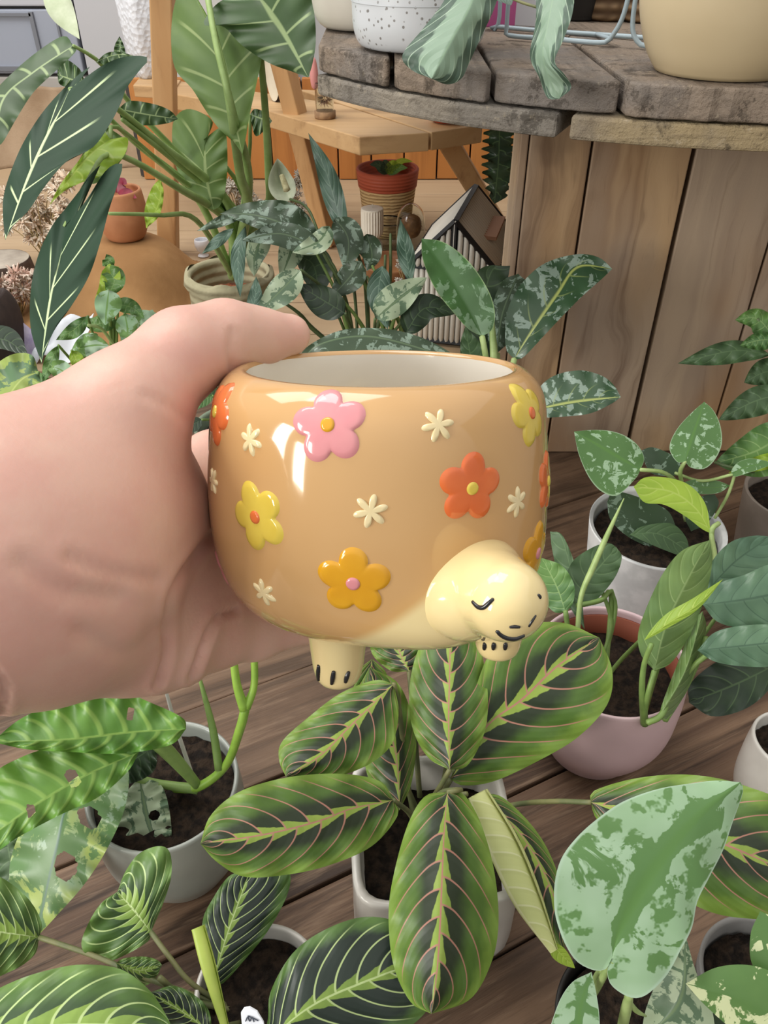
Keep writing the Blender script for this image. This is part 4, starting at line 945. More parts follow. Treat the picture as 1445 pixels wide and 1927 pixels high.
# far right philodendron
qc = G(1500, 930, .10); dp = thing('split_leaf_plant', 'soft dull green lobed plant reaching in from the right edge', 'plant', (qc[0], qc[1], .001))
pot(dp, (qc[0], qc[1], .001), .055, .10, simple('beige_pot', '9C9086', .5, '8C8278', 20), 'taper')
for M, wl, wr, m, s in (([(1450, 668, .82), (1380, 660, .83), (1275, 684, .84)], 24, 20, 'dim_leaf', 'lance'), ([(1460, 640, .80), (1425, 600, .80), (1383, 602, .80)], 26, 22, 'green_leaf', 'ovate'), ([(1460, 640, .79), (1430, 640, .79), (1392, 650, .79)], 20, 16, 'green_leaf', 'ovate'),
                     ([(1480, 740, .79), (1420, 755, .79), (1352, 790, .79)], 30, 26, 'dim_leaf', 'ovate'), ([(1490, 800, .77), (1430, 845, .77), (1345, 872, .78)], 55, 40, 'green_leaf', 'ovate'), ([(1500, 860, .76), (1440, 868, .76), (1370, 890, .76)], 16, 14, 'lime_leaf', 'lance'), ([(1480, 700, .84), (1440, 700, .84), (1400, 720, .84)], 30, 26, 'dim_leaf', 'ovate'),
                     ):
    leaf(dp, MT[m], simple_blade(M, wl, wr, s, wave=.006, nu=30, nv=6))
for q in ([(1452, 668, .82), (1480, 740, .84), (1500, 900, .88)], [(1425, 600, .8), (1470, 700, .83), (1500, 900, .88)], [(1345, 870, .78), (1385, 882, .77), (1470, 900, .80), (1500, 930, .88)]): mesh('stem', ptube(q, 3, 8), MT['stem_dark'], dp)
ew = G(1490, 1395, .09); wp = thing('white_pot', 'plain white pot cut off by the right edge, beside the pink pot', 'pot', (ew[0], ew[1], .001)); pot(wp, (ew[0], ew[1], .001), .030, .09, MT['white_glaze'], 'round', .003)

# ------------------------------------------------------------------ middle ground plants
# variegated peace lily in the pale pot
vc = G(668, 668, .11); vl = thing('peace_lily', 'peace lily with grey-green streaked leaves behind the turtle pot, in a pale cream pot', 'plant', (vc[0], vc[1], .001))
pot(vl, (vc[0], vc[1], .001), .062, .11, simple('pale_yellow_pot', 'B9B38A', .5, 'A8A27C', 12), 'taper', .004)
MD, MPale = MT['mottled_dark'], MT['mottled_pale']
def vp(M, wl, wr, m=MD, s='ovate', pet=None, **k): k.setdefault('wave', .003); k.setdefault('wf', 2); leaf(vl, m, simple_blade(M, wl, wr, s, nu=34, nv=8, **k), pet, 3, MT['stem_dark'])
B0 = (675, 690, 1.09)
leaf(vl, MD, blade([(600, 462, .98), (540, 425, .97), (480, 405, .965), (414, 402, .96)], [(598, 440), (575, 400), (532, 377), (462, 382)], [(570, 462), (520, 445), (460, 420)], nu=34, nv=8, dl=.012, dr=-.01, wave=.005), [(600, 462, .98), (640, 530, 1.0), B0], 3, MT['stem_dark'])
vp([(605, 470, .95), (530, 440, .945), (455, 452, .94)], 26, 24, MD, seed=3, pet=[(605, 470, .95), (650, 560, 1.0), B0])
vp([(652, 455, 1.02), (636, 400, 1.03), (612, 320, 1.04), (580, 250, 1.05)], 20, 20, MT['grey_leaf'], 'lance', seed=4, wave=.006, pet=[(652, 455, 1.02), (668, 560, 1.05), B0])
vp([(620, 425, .96), (598, 455, .95), (550, 475, .94)], 22, 18, MPale, 'ovate', seed=5)
vp([(630, 410, .98), (655, 450, .985), (650, 510, .99)], 30, 26, MD, seed=6)
vp([(566, 508, .95), (530, 545, .945), (482, 592, .94)], 30, 26, MPale, seed=7, pet=[(566, 508, .95), (620, 560, 1.0), B0])
vp([(650, 590, .97), (600, 560, .965), (560, 535, .96)], 32, 28, MT['dark_leaf'], seed=8, pet=[(650, 590, .97), (665, 630, 1.03), B0])
vp([(680, 492, .98), (655, 525, .985), (622, 560, .98)], 28, 24, MD, seed=9)
vp([(773, 532, .96), (763, 470, .965), (753, 412, .97)], 17, 16, MT['grey_leaf'], 'lance', seed=10, pet=[(773, 532, .96), (760, 600, 1.0), B0])
vp([(706, 600, .93), (748, 565, .935), (803, 522, .94)], 34, 26, MPale, 'ovate', seed=11, pet=[(706, 600, .93), (700, 650, 1.0), B0])
vp([(762, 628, .94), (800, 580, .945), (858, 590, .95)], 30, 26, MT['dark_leaf'], seed=12, pet=[(762, 628, .94), (720, 670, 1.0), B0])
vp([(500, 430, 1.0), (480, 480, .995), (478, 520, .99)], 22, 20, MPale, seed=13)
vp([(560, 430, 1.0), (545, 480, .995), (528, 525, .99)], 26, 24, MPale, seed=14)
vp([(462, 425, .97), (448, 480, .965), (452, 560, .96)], 14, 14, MT['grey_leaf'], 'lance', seed=15)
vp([(470, 600, .95), (480, 560, .95), (482, 520, .95)], 14, 14, MT['grey_leaf'], 'lance', seed=16)
vp([(690, 440, 1.0), (700, 480, .995), (690, 510, .99)], 20, 24, MD, seed=17)
vp([(440, 430, .99), (410, 455, .985), (380, 478, .98)], 10, 12, MT['grey_leaf'], 'lance', seed=18)
vp([(470, 400, .98), (430, 410, .975), (370, 435, .97)], 12, 10, MD, 'lance', seed=19)
vp([(560, 480, 1.01), (590, 500, 1.01), (600, 560, 1.0)], 36, 30, MT['dark_leaf'], seed=20)
vp([(720, 500, .99), (712, 560, .985), (730, 620, .98)], 22, 22, MT['grey_leaf'], seed=41)
for i, (x0, y0, x1, y1) in enumerate([(668, 500, 720, 640), (690, 520, 735, 640), (700, 500, 752, 640), (725, 480, 702, 640), (640, 560, 690, 640), (520, 560, 590, 620), (592, 470, 660, 640), (735, 440, 715, 640), (748, 540, 722, 650), (655, 440, 690, 560)]):
    mesh('stem', ptube([(x0, y0, .99), ((x0+x1)/2+8, (y0+y1)/2, 1.01), (x1, y1, 1.04), (B0[0]+(i-5)*5, B0[1], 1.085)], [2.5, 3.5, 4.5, 4], 8), MT['stem_dark' if i % 2 else 'stem'], vl)
fl = mesh('flower_spathe', simple_blade([(548, 378, 1.08), (530, 345, 1.08), (522, 298, 1.08)], 26, 24, 'ovate', cup=.02, nu=24, nv=8), simple('spathe', 'C6CCB4', .6, 'B4BCA2', 60, .4, 120), vl, label='pale papery spathe')
mesh('flower_spike', ptube([(540, 358, 1.062), (530, 330, 1.062)], [7, 5], 10), simple('spadix', 'D8D2A8', .8, 'B8B084', 200, 1, 200), fl)
mesh('stem', ptube([(546, 375, 1.08), (575, 388, 1.06), (596, 430, 1.04), (640, 560, 1.06), B0], 2.6, 8), MT['stem_dark'], vl)

# big alocasia in the woven pot at the left
oc = G(430, 512, .13); al = thing('elephant_ear', 'tall elephant ear plant with dark velvety white-veined leaves, upper left', 'plant', (oc[0], oc[1], .001))
wm = Mat('woven_cloth', .9, .2); q_ = wm.xyz(); wv = (q_[2]*420.0).sin()*.5+.5; wm.col(wm.mix(wm.noise(30, 4), 'B0A98C', '8F8A70')); wm.bump(wv+wm.noise(60, 3), .6, .004)
pot(al, (oc[0], oc[1], .001), .068, .13, wm.m, 'straight', .006, soil=True, soil_z=.085, soilmat=simple('clay_pebbles', '9C5A3A', .9, '6A3C28', 90, 1, 120, bd=.006))
v, f = lathe([(.068, .131), (.073, .128), (.075, .118), (.070, .108)], (oc[0], oc[1], .001), 60); v = v.copy(); v[:, 2] += .004*np.sin(np.arctan2(v[:, 1]-oc[1], v[:, 0]-oc[0])*7); mesh('rolled_hem', (v, f), wm.m, al)
MT['stem_lite'] = simple('stem_lite', 'A2BC78', .45, '8FAA66', 40, translucent=.15)
AD, AU, AT = MT['alocasia_dark'], MT['alocasia_under'], MT['alocasia_top']
OB = (438, 520, 1.27)
def alo(M, L, R, mat=AD, pet=None, prad=6, pm='stem_lite', **k): k.setdefault('wave', .004); leaf(al, mat, blade(M, L, R, nu=46, nv=12, **k), pet, prad, MT[pm])
alo([(131, 168, .80), (110, 212, .79), (89, 250, .785), (54, 328, .77), (10, 452, .755)], [(170, 126), (145, 143), (104, 183), (71, 224), (40, 276), (17, 332), (6, 374), (6, 415)], [(195, 122), (240, 106), (280, 109), (262, 133), (237, 168), (228, 193), (206, 235), (174, 278), (125, 304), (83, 353), (54, 396), (24, 426)], AD, [(131, 168, .802), (180, 175, .84), (300, 270, .98), (430, 385, 1.15), OB], [4, 5, 7, 9, 9], dl=.02, dr=-.012, seed=1)
alo([(180, 118, .805), (200, 108, .81), (228, 102, .81), (262, 108, .81)], [(200, 100), (225, 98)], [(205, 122), (240, 116)], AT)
alo([(122, 426, .76), (111, 485, .75), (93, 565, .74), (78, 684, .735)], [(158, 345), (190, 309), (172, 330), (125, 390), (98, 425), (72, 480), (58, 545), (58, 620)], [(160, 380), (200, 320), (230, 308), (222, 345), (206, 392), (190, 452), (168, 518), (135, 575), (102, 622), (84, 665)], AD, [(122, 426, .76), (165, 340, .80), (215, 290, .88), (330, 350, 1.0), (430, 420, 1.17), OB], [4, 4, 5, 7, 8, 8], dl=.02, dr=-.006, seed=2)
alo([(138, 86, .83), (60, 138, .82), (5, 188, .80), (-8, 275, .79)], [(118, 68), (60, 105), (0, 160), (-40, 210)], [(142, 98), (100, 138), (62, 175), (30, 225), (5, 268)], AT, [(138, 86, .83), (190, 120, .88), (250, 200, .98), (430, 400, 1.18), OB], [3, 4, 5, 7, 8], dl=.01, seed=3)
alo([(400, 45, .98), (422, 130, .98), (436, 200, .98), (456, 290, .975)], [(350, -30), (328, 10), (322, 75), (330, 130), (362, 168), (385, 205), (412, 242), (440, 268)], [(450, -20), (490, 20), (495, 90), (482, 160), (470, 215), (462, 262)], AU, [(398, 40, .965), (420, 130, .955), (436, 220, .965), (452, 330, 1.05), (465, 390, 1.12), OB], [6, 7, 8, 9, 10, 10], dl=.012, dr=-.014, seed=4)
alo([(476, -20, .93), (510, 25, .935), (545, 80, .94), (580, 146, .94)], [(440, -10), (405, 10), (383, 46), (420, 50), (455, 85), (505, 118), (550, 135)], [(520, -60), (580, -30), (592, 30), (594, 80), (588, 120)], MT['alocasia_top'], [(476, -10, .935), (488, 80, .97), (500, 220, 1.05), (506, 330, 1.12), (506, 385, 1.15), (470, 440, 1.2), OB], [4, 6, 7, 8, 9, 9, 9], dl=.015, dr=-.008, seed=5)
alo([(383, 262, 1.08), (388, 330, 1.08), (402, 395, 1.09)], [(400, 228), (355, 205), (326, 230), (328, 300), (350, 355), (378, 385)], [(420, 240), (428, 290), (425, 350), (415, 385)], AU, [(383, 262, 1.085), (430, 320, 1.12), (450, 350, 1.15), (462, 400, 1.18), OB], [4, 4, 5, 5, 6], seed=6)
alo([(222, 205, .93), (280, 216, .95), (335, 224, .97)], [(245, 190), (290, 196), (320, 208)], [(235, 232), (280, 236), (315, 232)], AT, None, seed=7)
alo([(208, 262, .87), (160, 300, .86), (93, 386, .85)], [(190, 250), (150, 300), (115, 345)], [(240, 260), (232, 295), (195, 328), (150, 345), (118, 362)], MT['lime_leaf'], [(208, 262, .875), (222, 240, .90), (330, 330, 1.05), (440, 420, 1.2), OB], [4, 4, 5, 6, 6], seed=8)
alo([(205, 240, .90), (190, 280, .89), (150, 340, .88)], [(170, 240), (160, 280), (140, 320)], [(240, 270), (222, 310), (180, 345)], AU, None, seed=9)
alo([(222, 112, .86), (226, 90, .86), (225, 68, .86)], [(214, 105), (216, 85)], [(236, 108), (234, 88)], AT, None)
alo([(160, 155, .9), (135, 150, .9), (108, 140, .9)], [(150, 130), (125, 112), (110, 118)], [(150, 165), (130, 165), (112, 158)], AT, None)
alo([(470, 215, 1.10), (490, 222, 1.10), (512, 228, 1.10)], [(480, 205), (500, 212)], [(480, 255), (498, 245)], AT, [(470, 216, 1.10), (468, 300, 1.15), OB], [3, 4, 5])
alo([(275, 430, 1.0), (300, 380, 1.0), (302, 335, 1.0)], [(272, 395), (285, 355)], [(300, 405), (308, 365)], MT['lime_leaf'], None)
for q, r in (([(385, -40, .94), (408, 90, .935), (438, 210, .96), (468, 350, 1.1), OB], [6, 6, 7, 8, 9]), ([(205, 402, .95), (300, 405, 1.0), (370, 415, 1.08), OB], [3, 4, 5, 6]), ([(150, 165, .85), (250, 265, .98), (370, 370, 1.12), OB], [4, 5, 7, 7]), ([(230, 225, .90), (350, 320, 1.05), (450, 410, 1.2), OB], [4, 6, 8, 8]), ([(380, 360, 1.1), (430, 420, 1.18), OB], [4, 6, 6])):
    mesh('stem', ptube(q, r, 10), MT['stem_lite'], al)

# arrowhead vine, left behind the hand
yc = G(215, 790, .10); sy = thing('arrowhead_vine', 'arrowhead vine with small crinkled mint and green leaves, left, behind the hand', 'plant', (yc[0], yc[1], .001))
pot(sy, (yc[0], yc[1], .001), .055, .10, MT['nursery'], 'taper'); SB = (215, 770, .97); SYM = MT['syngonium']
for i, (M, wl, wr, m, s) in enumerate((([(212, 505, .86), (200, 540, .855), (178, 565, .85)], 20, 18, 'lime_leaf', 'heart'), ([(205, 510, .86), (215, 530, .855), (200, 560, .85)], 22, 22, 'green_leaf', 'heart'), ([(205, 545, .83), (200, 585, .83), (198, 612, .83)], 28, 24, 'syngonium', 'ovate'),
        ([(200, 500, .87), (205, 490, .87), (200, 478, .87)], 12, 12, 'green_leaf', 'heart'), ([(222, 572, .85), (250, 580, .845), (272, 600, .84)], 16, 14, 'green_leaf', 'heart'), ([(292, 595, .85), (280, 620, .845), (262, 645, .84)], 26, 22, 'syngonium', 'heart'), ([(235, 590, .86), (240, 625, .855), (232, 650, .85)], 22, 22, 'syngonium', 'ovate'),
        ([(165, 595, .84), (140, 620, .835), (105, 640, .83)], 16, 14, 'green_leaf', 'lance'), ([(180, 640, .81), (160, 650, .805), (130, 672, .80)], 24, 20, 'syngonium', 'heart'), ([(150, 655, .80), (175, 650, .80), (205, 650, .80)], 22, 20, 'syngonium', 'ovate'), ([(135, 660, .79), (145, 680, .785), (155, 705, .78)], 14, 12, 'lime_leaf', 'ovate'),
        ([(110, 650, .80), (95, 680, .795), (80, 720, .79)], 14, 12, 'green_leaf', 'lance'), ([(215, 600, .87), (180, 610, .87), (150, 600, .87)], 18, 18, 'green_leaf', 'heart'), ([(250, 600, .88), (300, 610, .88), (320, 640, .88)], 20, 20, 'syngonium', 'heart'), ([(100, 690, .78), (120, 700, .78), (140, 730, .77)], 18, 18, 'syngonium', 'heart'), ([(60, 700, .80), (80, 740, .79), (75, 770, .78)], 20, 18, 'green_leaf', 'ovate'))):
    leaf(sy, MT[m], simple_blade(M, wl, wr, s, wave=.005, nu=26, nv=6, seed=i, wf=2.5), [(M[0][0], M[0][1], M[0][2]+.002), ((M[0][0]+SB[0])/2, (M[0][1]+SB[1])/2, (M[0][2]+SB[2])/2), SB], 2.6, MT['stem'])
mesh('stem', ptube([(165, 612, .83), (190, 618, .84), (215, 650, .86)], 3, 8), MT['stem_pale'], sy)
# mottled yellow leaf at the far left
zc = G(10, 850, .09); zp = thing('mottled_pothos', 'vine with wide yellow-green mottled leaves at the left edge, above the wrist', 'plant', (zc[0], zc[1], .001)); pot(zp, (zc[0], zc[1], .001), .045, .09, MT['nursery'], 'taper')
leaf(zp, MT['mottled_yellow'], blade([(72, 700, .66), (35, 720, .65), (-10, 790, .64)], [(60, 668), (20, 668), (-20, 700), (-30, 750)], [(76, 720), (60, 745), (20, 775)], nu=36, nv=8, wave=.006, dl=.01), [(72, 700, .66), (60, 760, .7), (10, 800, .85)], 3, MT['stem'])
leaf(zp, MT['mottled_yellow'], simple_blade([(85, 735, .67), (50, 760, .66), (20, 790, .65)], 20, 18, 'ovate', wave=.005))
leaf(zp, MT['dark_leaf'], simple_blade([(-30, 640, .70), (10, 640, .70), (52, 668, .70)], 26, 18, 'ovate'))
# grey-green pot seen between thumb and planter
hc = G(440, 800, .09); hp = thing('leafy_plant', 'leafy plant in a grey-green pot, glimpsed between thumb and turtle pot', 'plant', (hc[0], hc[1], .001))
pot(hp, (hc[0], hc[1], .001), .050, .09, simple('sage_pot', '8C9A84', .45, '7C8A76', 20), 'taper', .005)
for i, M in enumerate(([(400, 745, .80), (375, 755, .79), (355, 775, .78)], [(380, 790, .78), (362, 800, .775), (345, 820, .77)], [(410, 730, .85), (390, 735, .84), (360, 740, .83)], [(470, 700, .90), (450, 690, .9), (420, 700, .9)])):
    leaf(hp, MT[['green_leaf', 'dark_leaf', 'dim_leaf', 'grey_leaf'][i]], simple_blade(M, 14, 12, 'ovate'), [M[0], (430, 790, .92)], 2.5, MT['stem'])

# ------------------------------------------------------------------ on the round table
TZ = .4975
def on_disc(name, label, cat, px, py, **k):
    c = G(px, py, TZ); return thing(name, label, cat, c, **k), c
spk = Mat('speckled_glaze', .35, .45, coat=.2); vv = spk.voro(170); q_ = spk.xyz()
spk.col(spk.mix(vv.ss(.26, .18)*spk.noise(40, 3).ss(.38, .48)*.85, spk.mix(spk.noise(8, 2), 'D2D6DB', 'C6C9CC'), '6E6862'))
c0 = G(792, 103, TZ); cc0 = (c0[0], c0[1]+.056)
spp = thing('calathea', 'large-leaved plant in a white speckled pot on the round table', 'plant', (cc0[0], cc0[1], TZ))
o = mesh('pot', lathe(smooth_prof([(.001, .0008), (.052, .0005), (.062, .004), (.0668, .014), (.0685, .03), (.0690, .08), (.069, .125), (.067, .128), (.064, .125), (.063, .10)], 60), (cc0[0], cc0[1], TZ), 72), spk.m, spp)
v, f = lathe([(.0692, .040), (.0696, .0405), (.0692, .041)], (cc0[0], cc0[1], TZ), 72); mesh('glaze_line', (v, f), simple('glaze_line', 'B9BDC0', .4), spp)
mesh('soil', lathe([(.0635, .105), (.03, .108), (.0005, .11)], (cc0[0], cc0[1], TZ), 40), MT['soil'], spp)
CA = MT['calathea']; top0 = PR(W((cc0[0], cc0[1], TZ), 0, 0, .12))[0]
TB = (top0[0], top0[1], top0[2])
leaf(spp, CA, blade([(905, -60, .69), (885, 10, .675), (850, 75, .668), (812, 148, .665)], [(860, -40), (830, 10), (795, 55), (757, 104), (775, 132)], [(945, -50), (932, 10), (905, 70), (882, 120), (868, 148), (842, 159)], nu=44, nv=12, dl=.01, dr=.012, wave=.003, arch=.004), [(905, -60, .69), (890, -130, .70), (850, -150, .73), TB], 4, MT['stem'])
leaf(spp, CA, blade([(1050, -50, .66), (1032, 40, .65), (1022, 110, .648), (1052, 186, .655)], [(1012, -40), (1008, 40), (997, 105), (1014, 145), (1030, 184)], [(1080, -40), (1078, 20), (1062, 70), (1044, 115), (1062, 140), (1075, 165)], nu=44, nv=10, dl=.012, dr=-.01, wave=.003), [(1050, -50, .66), (1000, -140, .69), (900, -170, .74), TB], 4, MT['stem'])
leaf(spp, MT['grey_leaf'], simple_blade([(930, -30, .72), (950, -10, .715), (962, 10, .71)], 22, 20, 'ovate'))
mesh('stem', ptube([(930, -20, .70), (975, 2, .69), (1012, 14, .68)], 2.5, 8), MT['stem_brown'], spp)
c1 = G(668, 72, TZ); cp2 = (c1[0]+.010, c1[1]+.095)
t_ = thing('white_pot', 'off-white rounded pot behind the speckled one, at the left rim of the round table', 'pot', (cp2[0], cp2[1], TZ))
mesh('pot', lathe(smooth_prof([(.001, .0008), (.045, .0005), (.055, .005), (.061, .018), (.064, .05), (.064, .12), (.062, .125), (.058, .12), (.057, .02), (.001, .012)], 60), (cp2[0], cp2[1], TZ), 60), simple('offwhite_glaze', 'CDC8BC', .4, 'C4BEB2', 10), t_)
# cream bowl pot at the right
c2 = G(1400, 158, TZ); bp = (c2[0], c2[1]+.060)
bt = thing('cream_planter', 'large round cream planter at the right end of the round table', 'planter', (bp[0], bp[1], TZ))
mesh('pot', lathe(smooth_prof([(.001, .0006), (.052, .0006), (.058, .003), (.068, .018), (.077, .042), (.0815, .07), (.0815, .095), (.078, .12), (.073, .135), (.070, .134), (.072, .11), (.06, .04), (.001, .012)], 80), (bp[0], bp[1], TZ), 84), simple('cream_matte', 'C6B594', .45, 'BFAD8A', 6, .05, 30), bt)
mesh('soil', lathe([(.0735, .108), (.03, .112), (.0005, .114)], (bp[0], bp[1], TZ), 40), MT['soil'], bt)
leaf(bt, simple('leaf_back', '5E5A44', .5, '6C6A50', 30), simple_blade([(1262, -70, .66), (1268, -10, .655), (1282, 54, .655)], 44, 40, 'ovate', wave=.004, nu=30, nv=8), [(1262, -70, .66), (1330, -120, .70), (1400, -40, .74)], 3, MT['stem'])
leaf(bt, CA, simple_blade([(1215, -50, .66), (1228, 0, .66), (1238, 40, .66)], 14, 12, 'lance'))
# wire rack
def wire(name, label, pxs, r=4.0, z=.003):
    t = thing(name, label, 'rack', G(pxs[1][0], pxs[1][1], TZ))
    return t
wr = thing('wire_rack', 'pale grey-blue bent wire rack standing at the back of the round table', 'rack', G(1070, 76, TZ))
wmat = simple('wire_paint', '9FB0B8', .35)
a_ = G(952, 66, TZ+.003); b_ = G(1130, 80, TZ+.003); 
def up(p, h): return np.array([p[0], p[1], p[2]+h])
mesh('wire', tube([up(a_, .16), up(a_, .08), up(a_, .008), a_+(b_-a_)*.04, a_+(b_-a_)*.5, b_, b_+(b_-a_)*.10+[0, 0, .006], b_+(b_-a_)*.19+[0, 0, .03], b_+(b_-a_)*.22+[0, 0, .09], b_+(b_-a_)*.22+[0, 0, .16]], .0024, 10, n=70), wmat, wr)
c_2 = b_+(b_-a_)*.27; e_2 = b_+(b_-a_)*.9
mesh('wire', tube([up(c_2, .16), up(c_2, .07), c_2+[.001, 0, .02], c_2+(b_-a_)*.08+[0, 0, .004], c_2+(b_-a_)*.2, e_2, up(e_2, .1)], .0024, 10, n=60), wmat, wr)
g_ = a_+np.array([0, .07, 0]); k_ = e_2+np.array([0, .07, 0])
mesh('wire', tube([up(g_, .16), up(g_, .01), g_+(k_-g_)*.03, k_], .0024, 8, n=50), wmat, wr)
mesh('wire', tube([b_+(b_-a_)*.1+[0, 0, .004], b_+(b_-a_)*.1+np.array([0, .07, .0])], .002, 8), wmat, wr)
# behind the rack
def card(name, label, cat, px, py, z, w, h, d, rz, mat, parts=()):
    c = G(px, py, z); t = thing(name, label, cat, c)
    o = bevel(mesh('card', box((c[0], c[1], z+h/2+.0005), (w, d, h), rz), mat, t, False), min(.001, d/3)); return t, c
card('pink_card', 'bright pink card leaning at the back of the round table', 'card', 952, 50, TZ, .085, .10, .004, .35, simple('pink_card', 'C05C94', .6))
card('white_card', 'white folded card behind the wire rack', 'card', 1010, 52, TZ, .06, .045, .004, -.5, simple('white_card', 'D5D8DC', .6))
lg = G(1095, 42, TZ); lt = thing('lime_plant', 'lime green plant in a small dark pot behind the wire rack', 'plant', (lg[0], lg[1]+.03, TZ)); pot(lt, (lg[0], lg[1]+.03, TZ+.0005), .03, .05, MT['nursery'], 'taper')
lp0 = PR(np.array([lg[0], lg[1]+.03, TZ+.05]))[0]
for i in range(7):
    a = i*.9; e = (lp0[0]+38*math.cos(a), lp0[1]-10+34*math.sin(a), lp0[2]-.02)
    leaf(lt, MT['lime_leaf'], simple_blade([(lp0[0], lp0[1]-10, lp0[2]), ((lp0[0]+e[0])/2, (lp0[1]+e[1])/2-12, lp0[2]-.01), e], 16, 16, 'ovate', wave=.004, seed=i, nu=18, nv=4))
bk = Mat('wicker', .85, .2); q_ = bk.xyz(); wv = ((q_[2]*500.0).sin()*.5+.5)*(((q_[0]+q_[1])*400.0).sin()*.3+.7); bk.col(bk.mix(wv, '5A4634', '9C8264')); bk.bump(wv, .9, .003)
for px, py, R, lab in ((1150, 42, .030, 'brown wicker basket left of centre behind the wire rack'), (1232, 46, .033, 'reddish brown wicker basket beside the cream planter')):
    b2 = G(px, py, TZ); t = thing('wicker_basket', lab, 'basket', (b2[0], b2[1]+R, TZ)); mesh('basket', lathe(smooth_prof([(.001, .001), (R*.9, .001), (R, .02), (R, .07), (R*.93, .07), (R*.9, .01), (.001, .006)], 50), (b2[0], b2[1]+R, TZ), 48), bk.m, t)
# serrated leaves hanging behind the table's edge
sr = thing('hanging_fern', 'dark saw-edged leaf hanging below the round table, beside the planks', 'plant', P(935, 225, 1.08))
n_sr = 40
Ls, Rs = [], []
for i in range(n_sr):
    u = (i+.5)/n_sr; y = 232+148*u; w = 30*math.sin(math.pi*min(1, u*.8+.2))**.8+6; z = (1 if i % 4 < 2 else .62)
    Ls.append((938-w*z+4*math.sin(u*5), y)); Rs.append((940+w*z*1.05, y))
leaf(sr, MT['dark_leaf'], blade([(940, 226, 1.08), (938, 300, 1.085), (930, 384, 1.09)], Ls[1:-2], Rs[1:-2], nu=60, nv=8, wave=.006), [(940, 228, 1.08), (955, 150, 1.1), (965, 100, 1.1)], 4, MT['stem_dark'])

# ------------------------------------------------------------------ far background on the display table
def at0(px, py, z=0.0): return G(px, py, z)
# hessian backdrop
hs = Mat('hessian', .95, .1); hs.col(hs.mix(hs.noise(9, 5).ss(.35, .65), 'A8927A', '978068')); hs.bump(hs.noise(300, 3), .4, .002)
nx, nz = 60, 24; vs = []
for j in range(nz):
    for i in range(nx):
        x = -1.75+1.45*i/(nx-1); z = .0+.205*j/(nz-1); vs.append((x, 2.45+.018*math.sin(x*23+z*5)+.01*math.sin(x*51)-.05*(1-z/.205)**2, z))
tag(bpy.context and mesh('hessian_cloth', (vs, [(j*nx+i, j*nx+i+1, (j+1)*nx+i+1, (j+1)*nx+i) for j in range(nz-1) for i in range(nx-1)]), hs.m), 'tan hessian cloth draped along the back of the display table', 'cloth').modifiers.new('t', 'SOLIDIFY').thickness = .002
# kraft mound under the terracotta pot
km = Mat('kraft_cloth', .85, .2); km.col(km.mix(km.noise(7, 4).ss(.35, .65), 'A57E54', '8F6A44')); km.bump(km.noise(40, 4), .3, .004)
c = at0(262, 555, .0); n = 60; vs = []; top_z = .115; mcx, mcy = c[0]-.02, c[1]-.03
for j in range(n+1):
    for i in range(n+1):
        x = (i/n-.5)*.52; y = (j/n-.5)*.46; r = math.sqrt((x/.17)**2+(y/.18)**2); z = top_z/(1+math.exp((r-.82)*8))
        z += .006*math.sin(x*40+y*13)*math.exp(-((r-.95)/.35)**2)+.004*math.sin(y*50-x*21)*math.exp(-((r-1)/.3)**2); vs.append((mcx+x, mcy+y, max(z, .002)))
keep = lambda i, j: math.hypot((i/n-.5)*.52/.17, (j/n-.5)*.46/.18) < 1.22
mn_ = mesh('sack_mound', (vs, [(j*(n+1)+i, j*(n+1)+i+1, (j+1)*(n+1)+i+1, (j+1)*(n+1)+i) for j in range(n) for i in range(n) if keep(i, j)]), km.m)
bmv = mn_.data; import bmesh; bm__ = bmesh.new(); bm__.from_mesh(bmv); bmesh.ops.delete(bm__, geom=[x for x in bm__.verts if not x.link_faces], context='VERTS'); bm__.to_mesh(bmv); bm__.free()
tag(mn_, 'brown cloth-covered mound under the terracotta pot, left', 'cloth'); mn_.modifiers.new('t', 'SOLIDIFY').thickness = .0018
tc = at0(231, 458, top_z); tp = thing('terracotta_pot', 'round terracotta pot with a dark red plant, on the brown mound', 'plant pot', (tc[0], tc[1]+.03, top_z))
mesh('pot', lathe(smooth_prof([(.001, 0), (.026, 0), (.036, .006), (.044, .03), (.045, .055), (.042, .082), (.040, .088), (.037, .087), (.036, .07), (.001, .06)], 50), (tc[0], tc[1]+.03, top_z), 60), MT['terracotta'], tp)
rl = PR(np.array([tc[0], tc[1]+.03, top_z+.085]))[0]
for dx, dy, w in ((-16, -22, 12), (14, -20, 12), (28, 6, 10), (-2, -30, 10)): leaf(tp, simple('red_leaf_%d' % (dx+50), '6E1E30', .45, '8A2A3E', 40), simple_blade([(rl[0], rl[1]+4, rl[2]), (rl[0]+dx*.6, rl[1]+dy*.8, rl[2]-.01), (rl[0]+dx*1.3, rl[1]+dy+8, rl[2]-.02)], w, w, 'lance', nu=16, nv=4))

hv_ = thing('hanging_vine', 'pale cream-green pointed leaf hanging in from the top left', 'plant', P(95, -60, 1.2))
leaf(hv_, simple('pale_leaf', 'C6CFB4', .5, 'AEBC98', 30, translucent=.2), simple_blade([(88, -50, 1.2), (112, 15, 1.19), (150, 74, 1.18)], 26, 24, 'lance', wave=.004, wf=2, nu=30, nv=6), [(88, -50, 1.2), (80, -120, 1.22), (90, -180, 1.25)], 3, MT['stem_pale'])
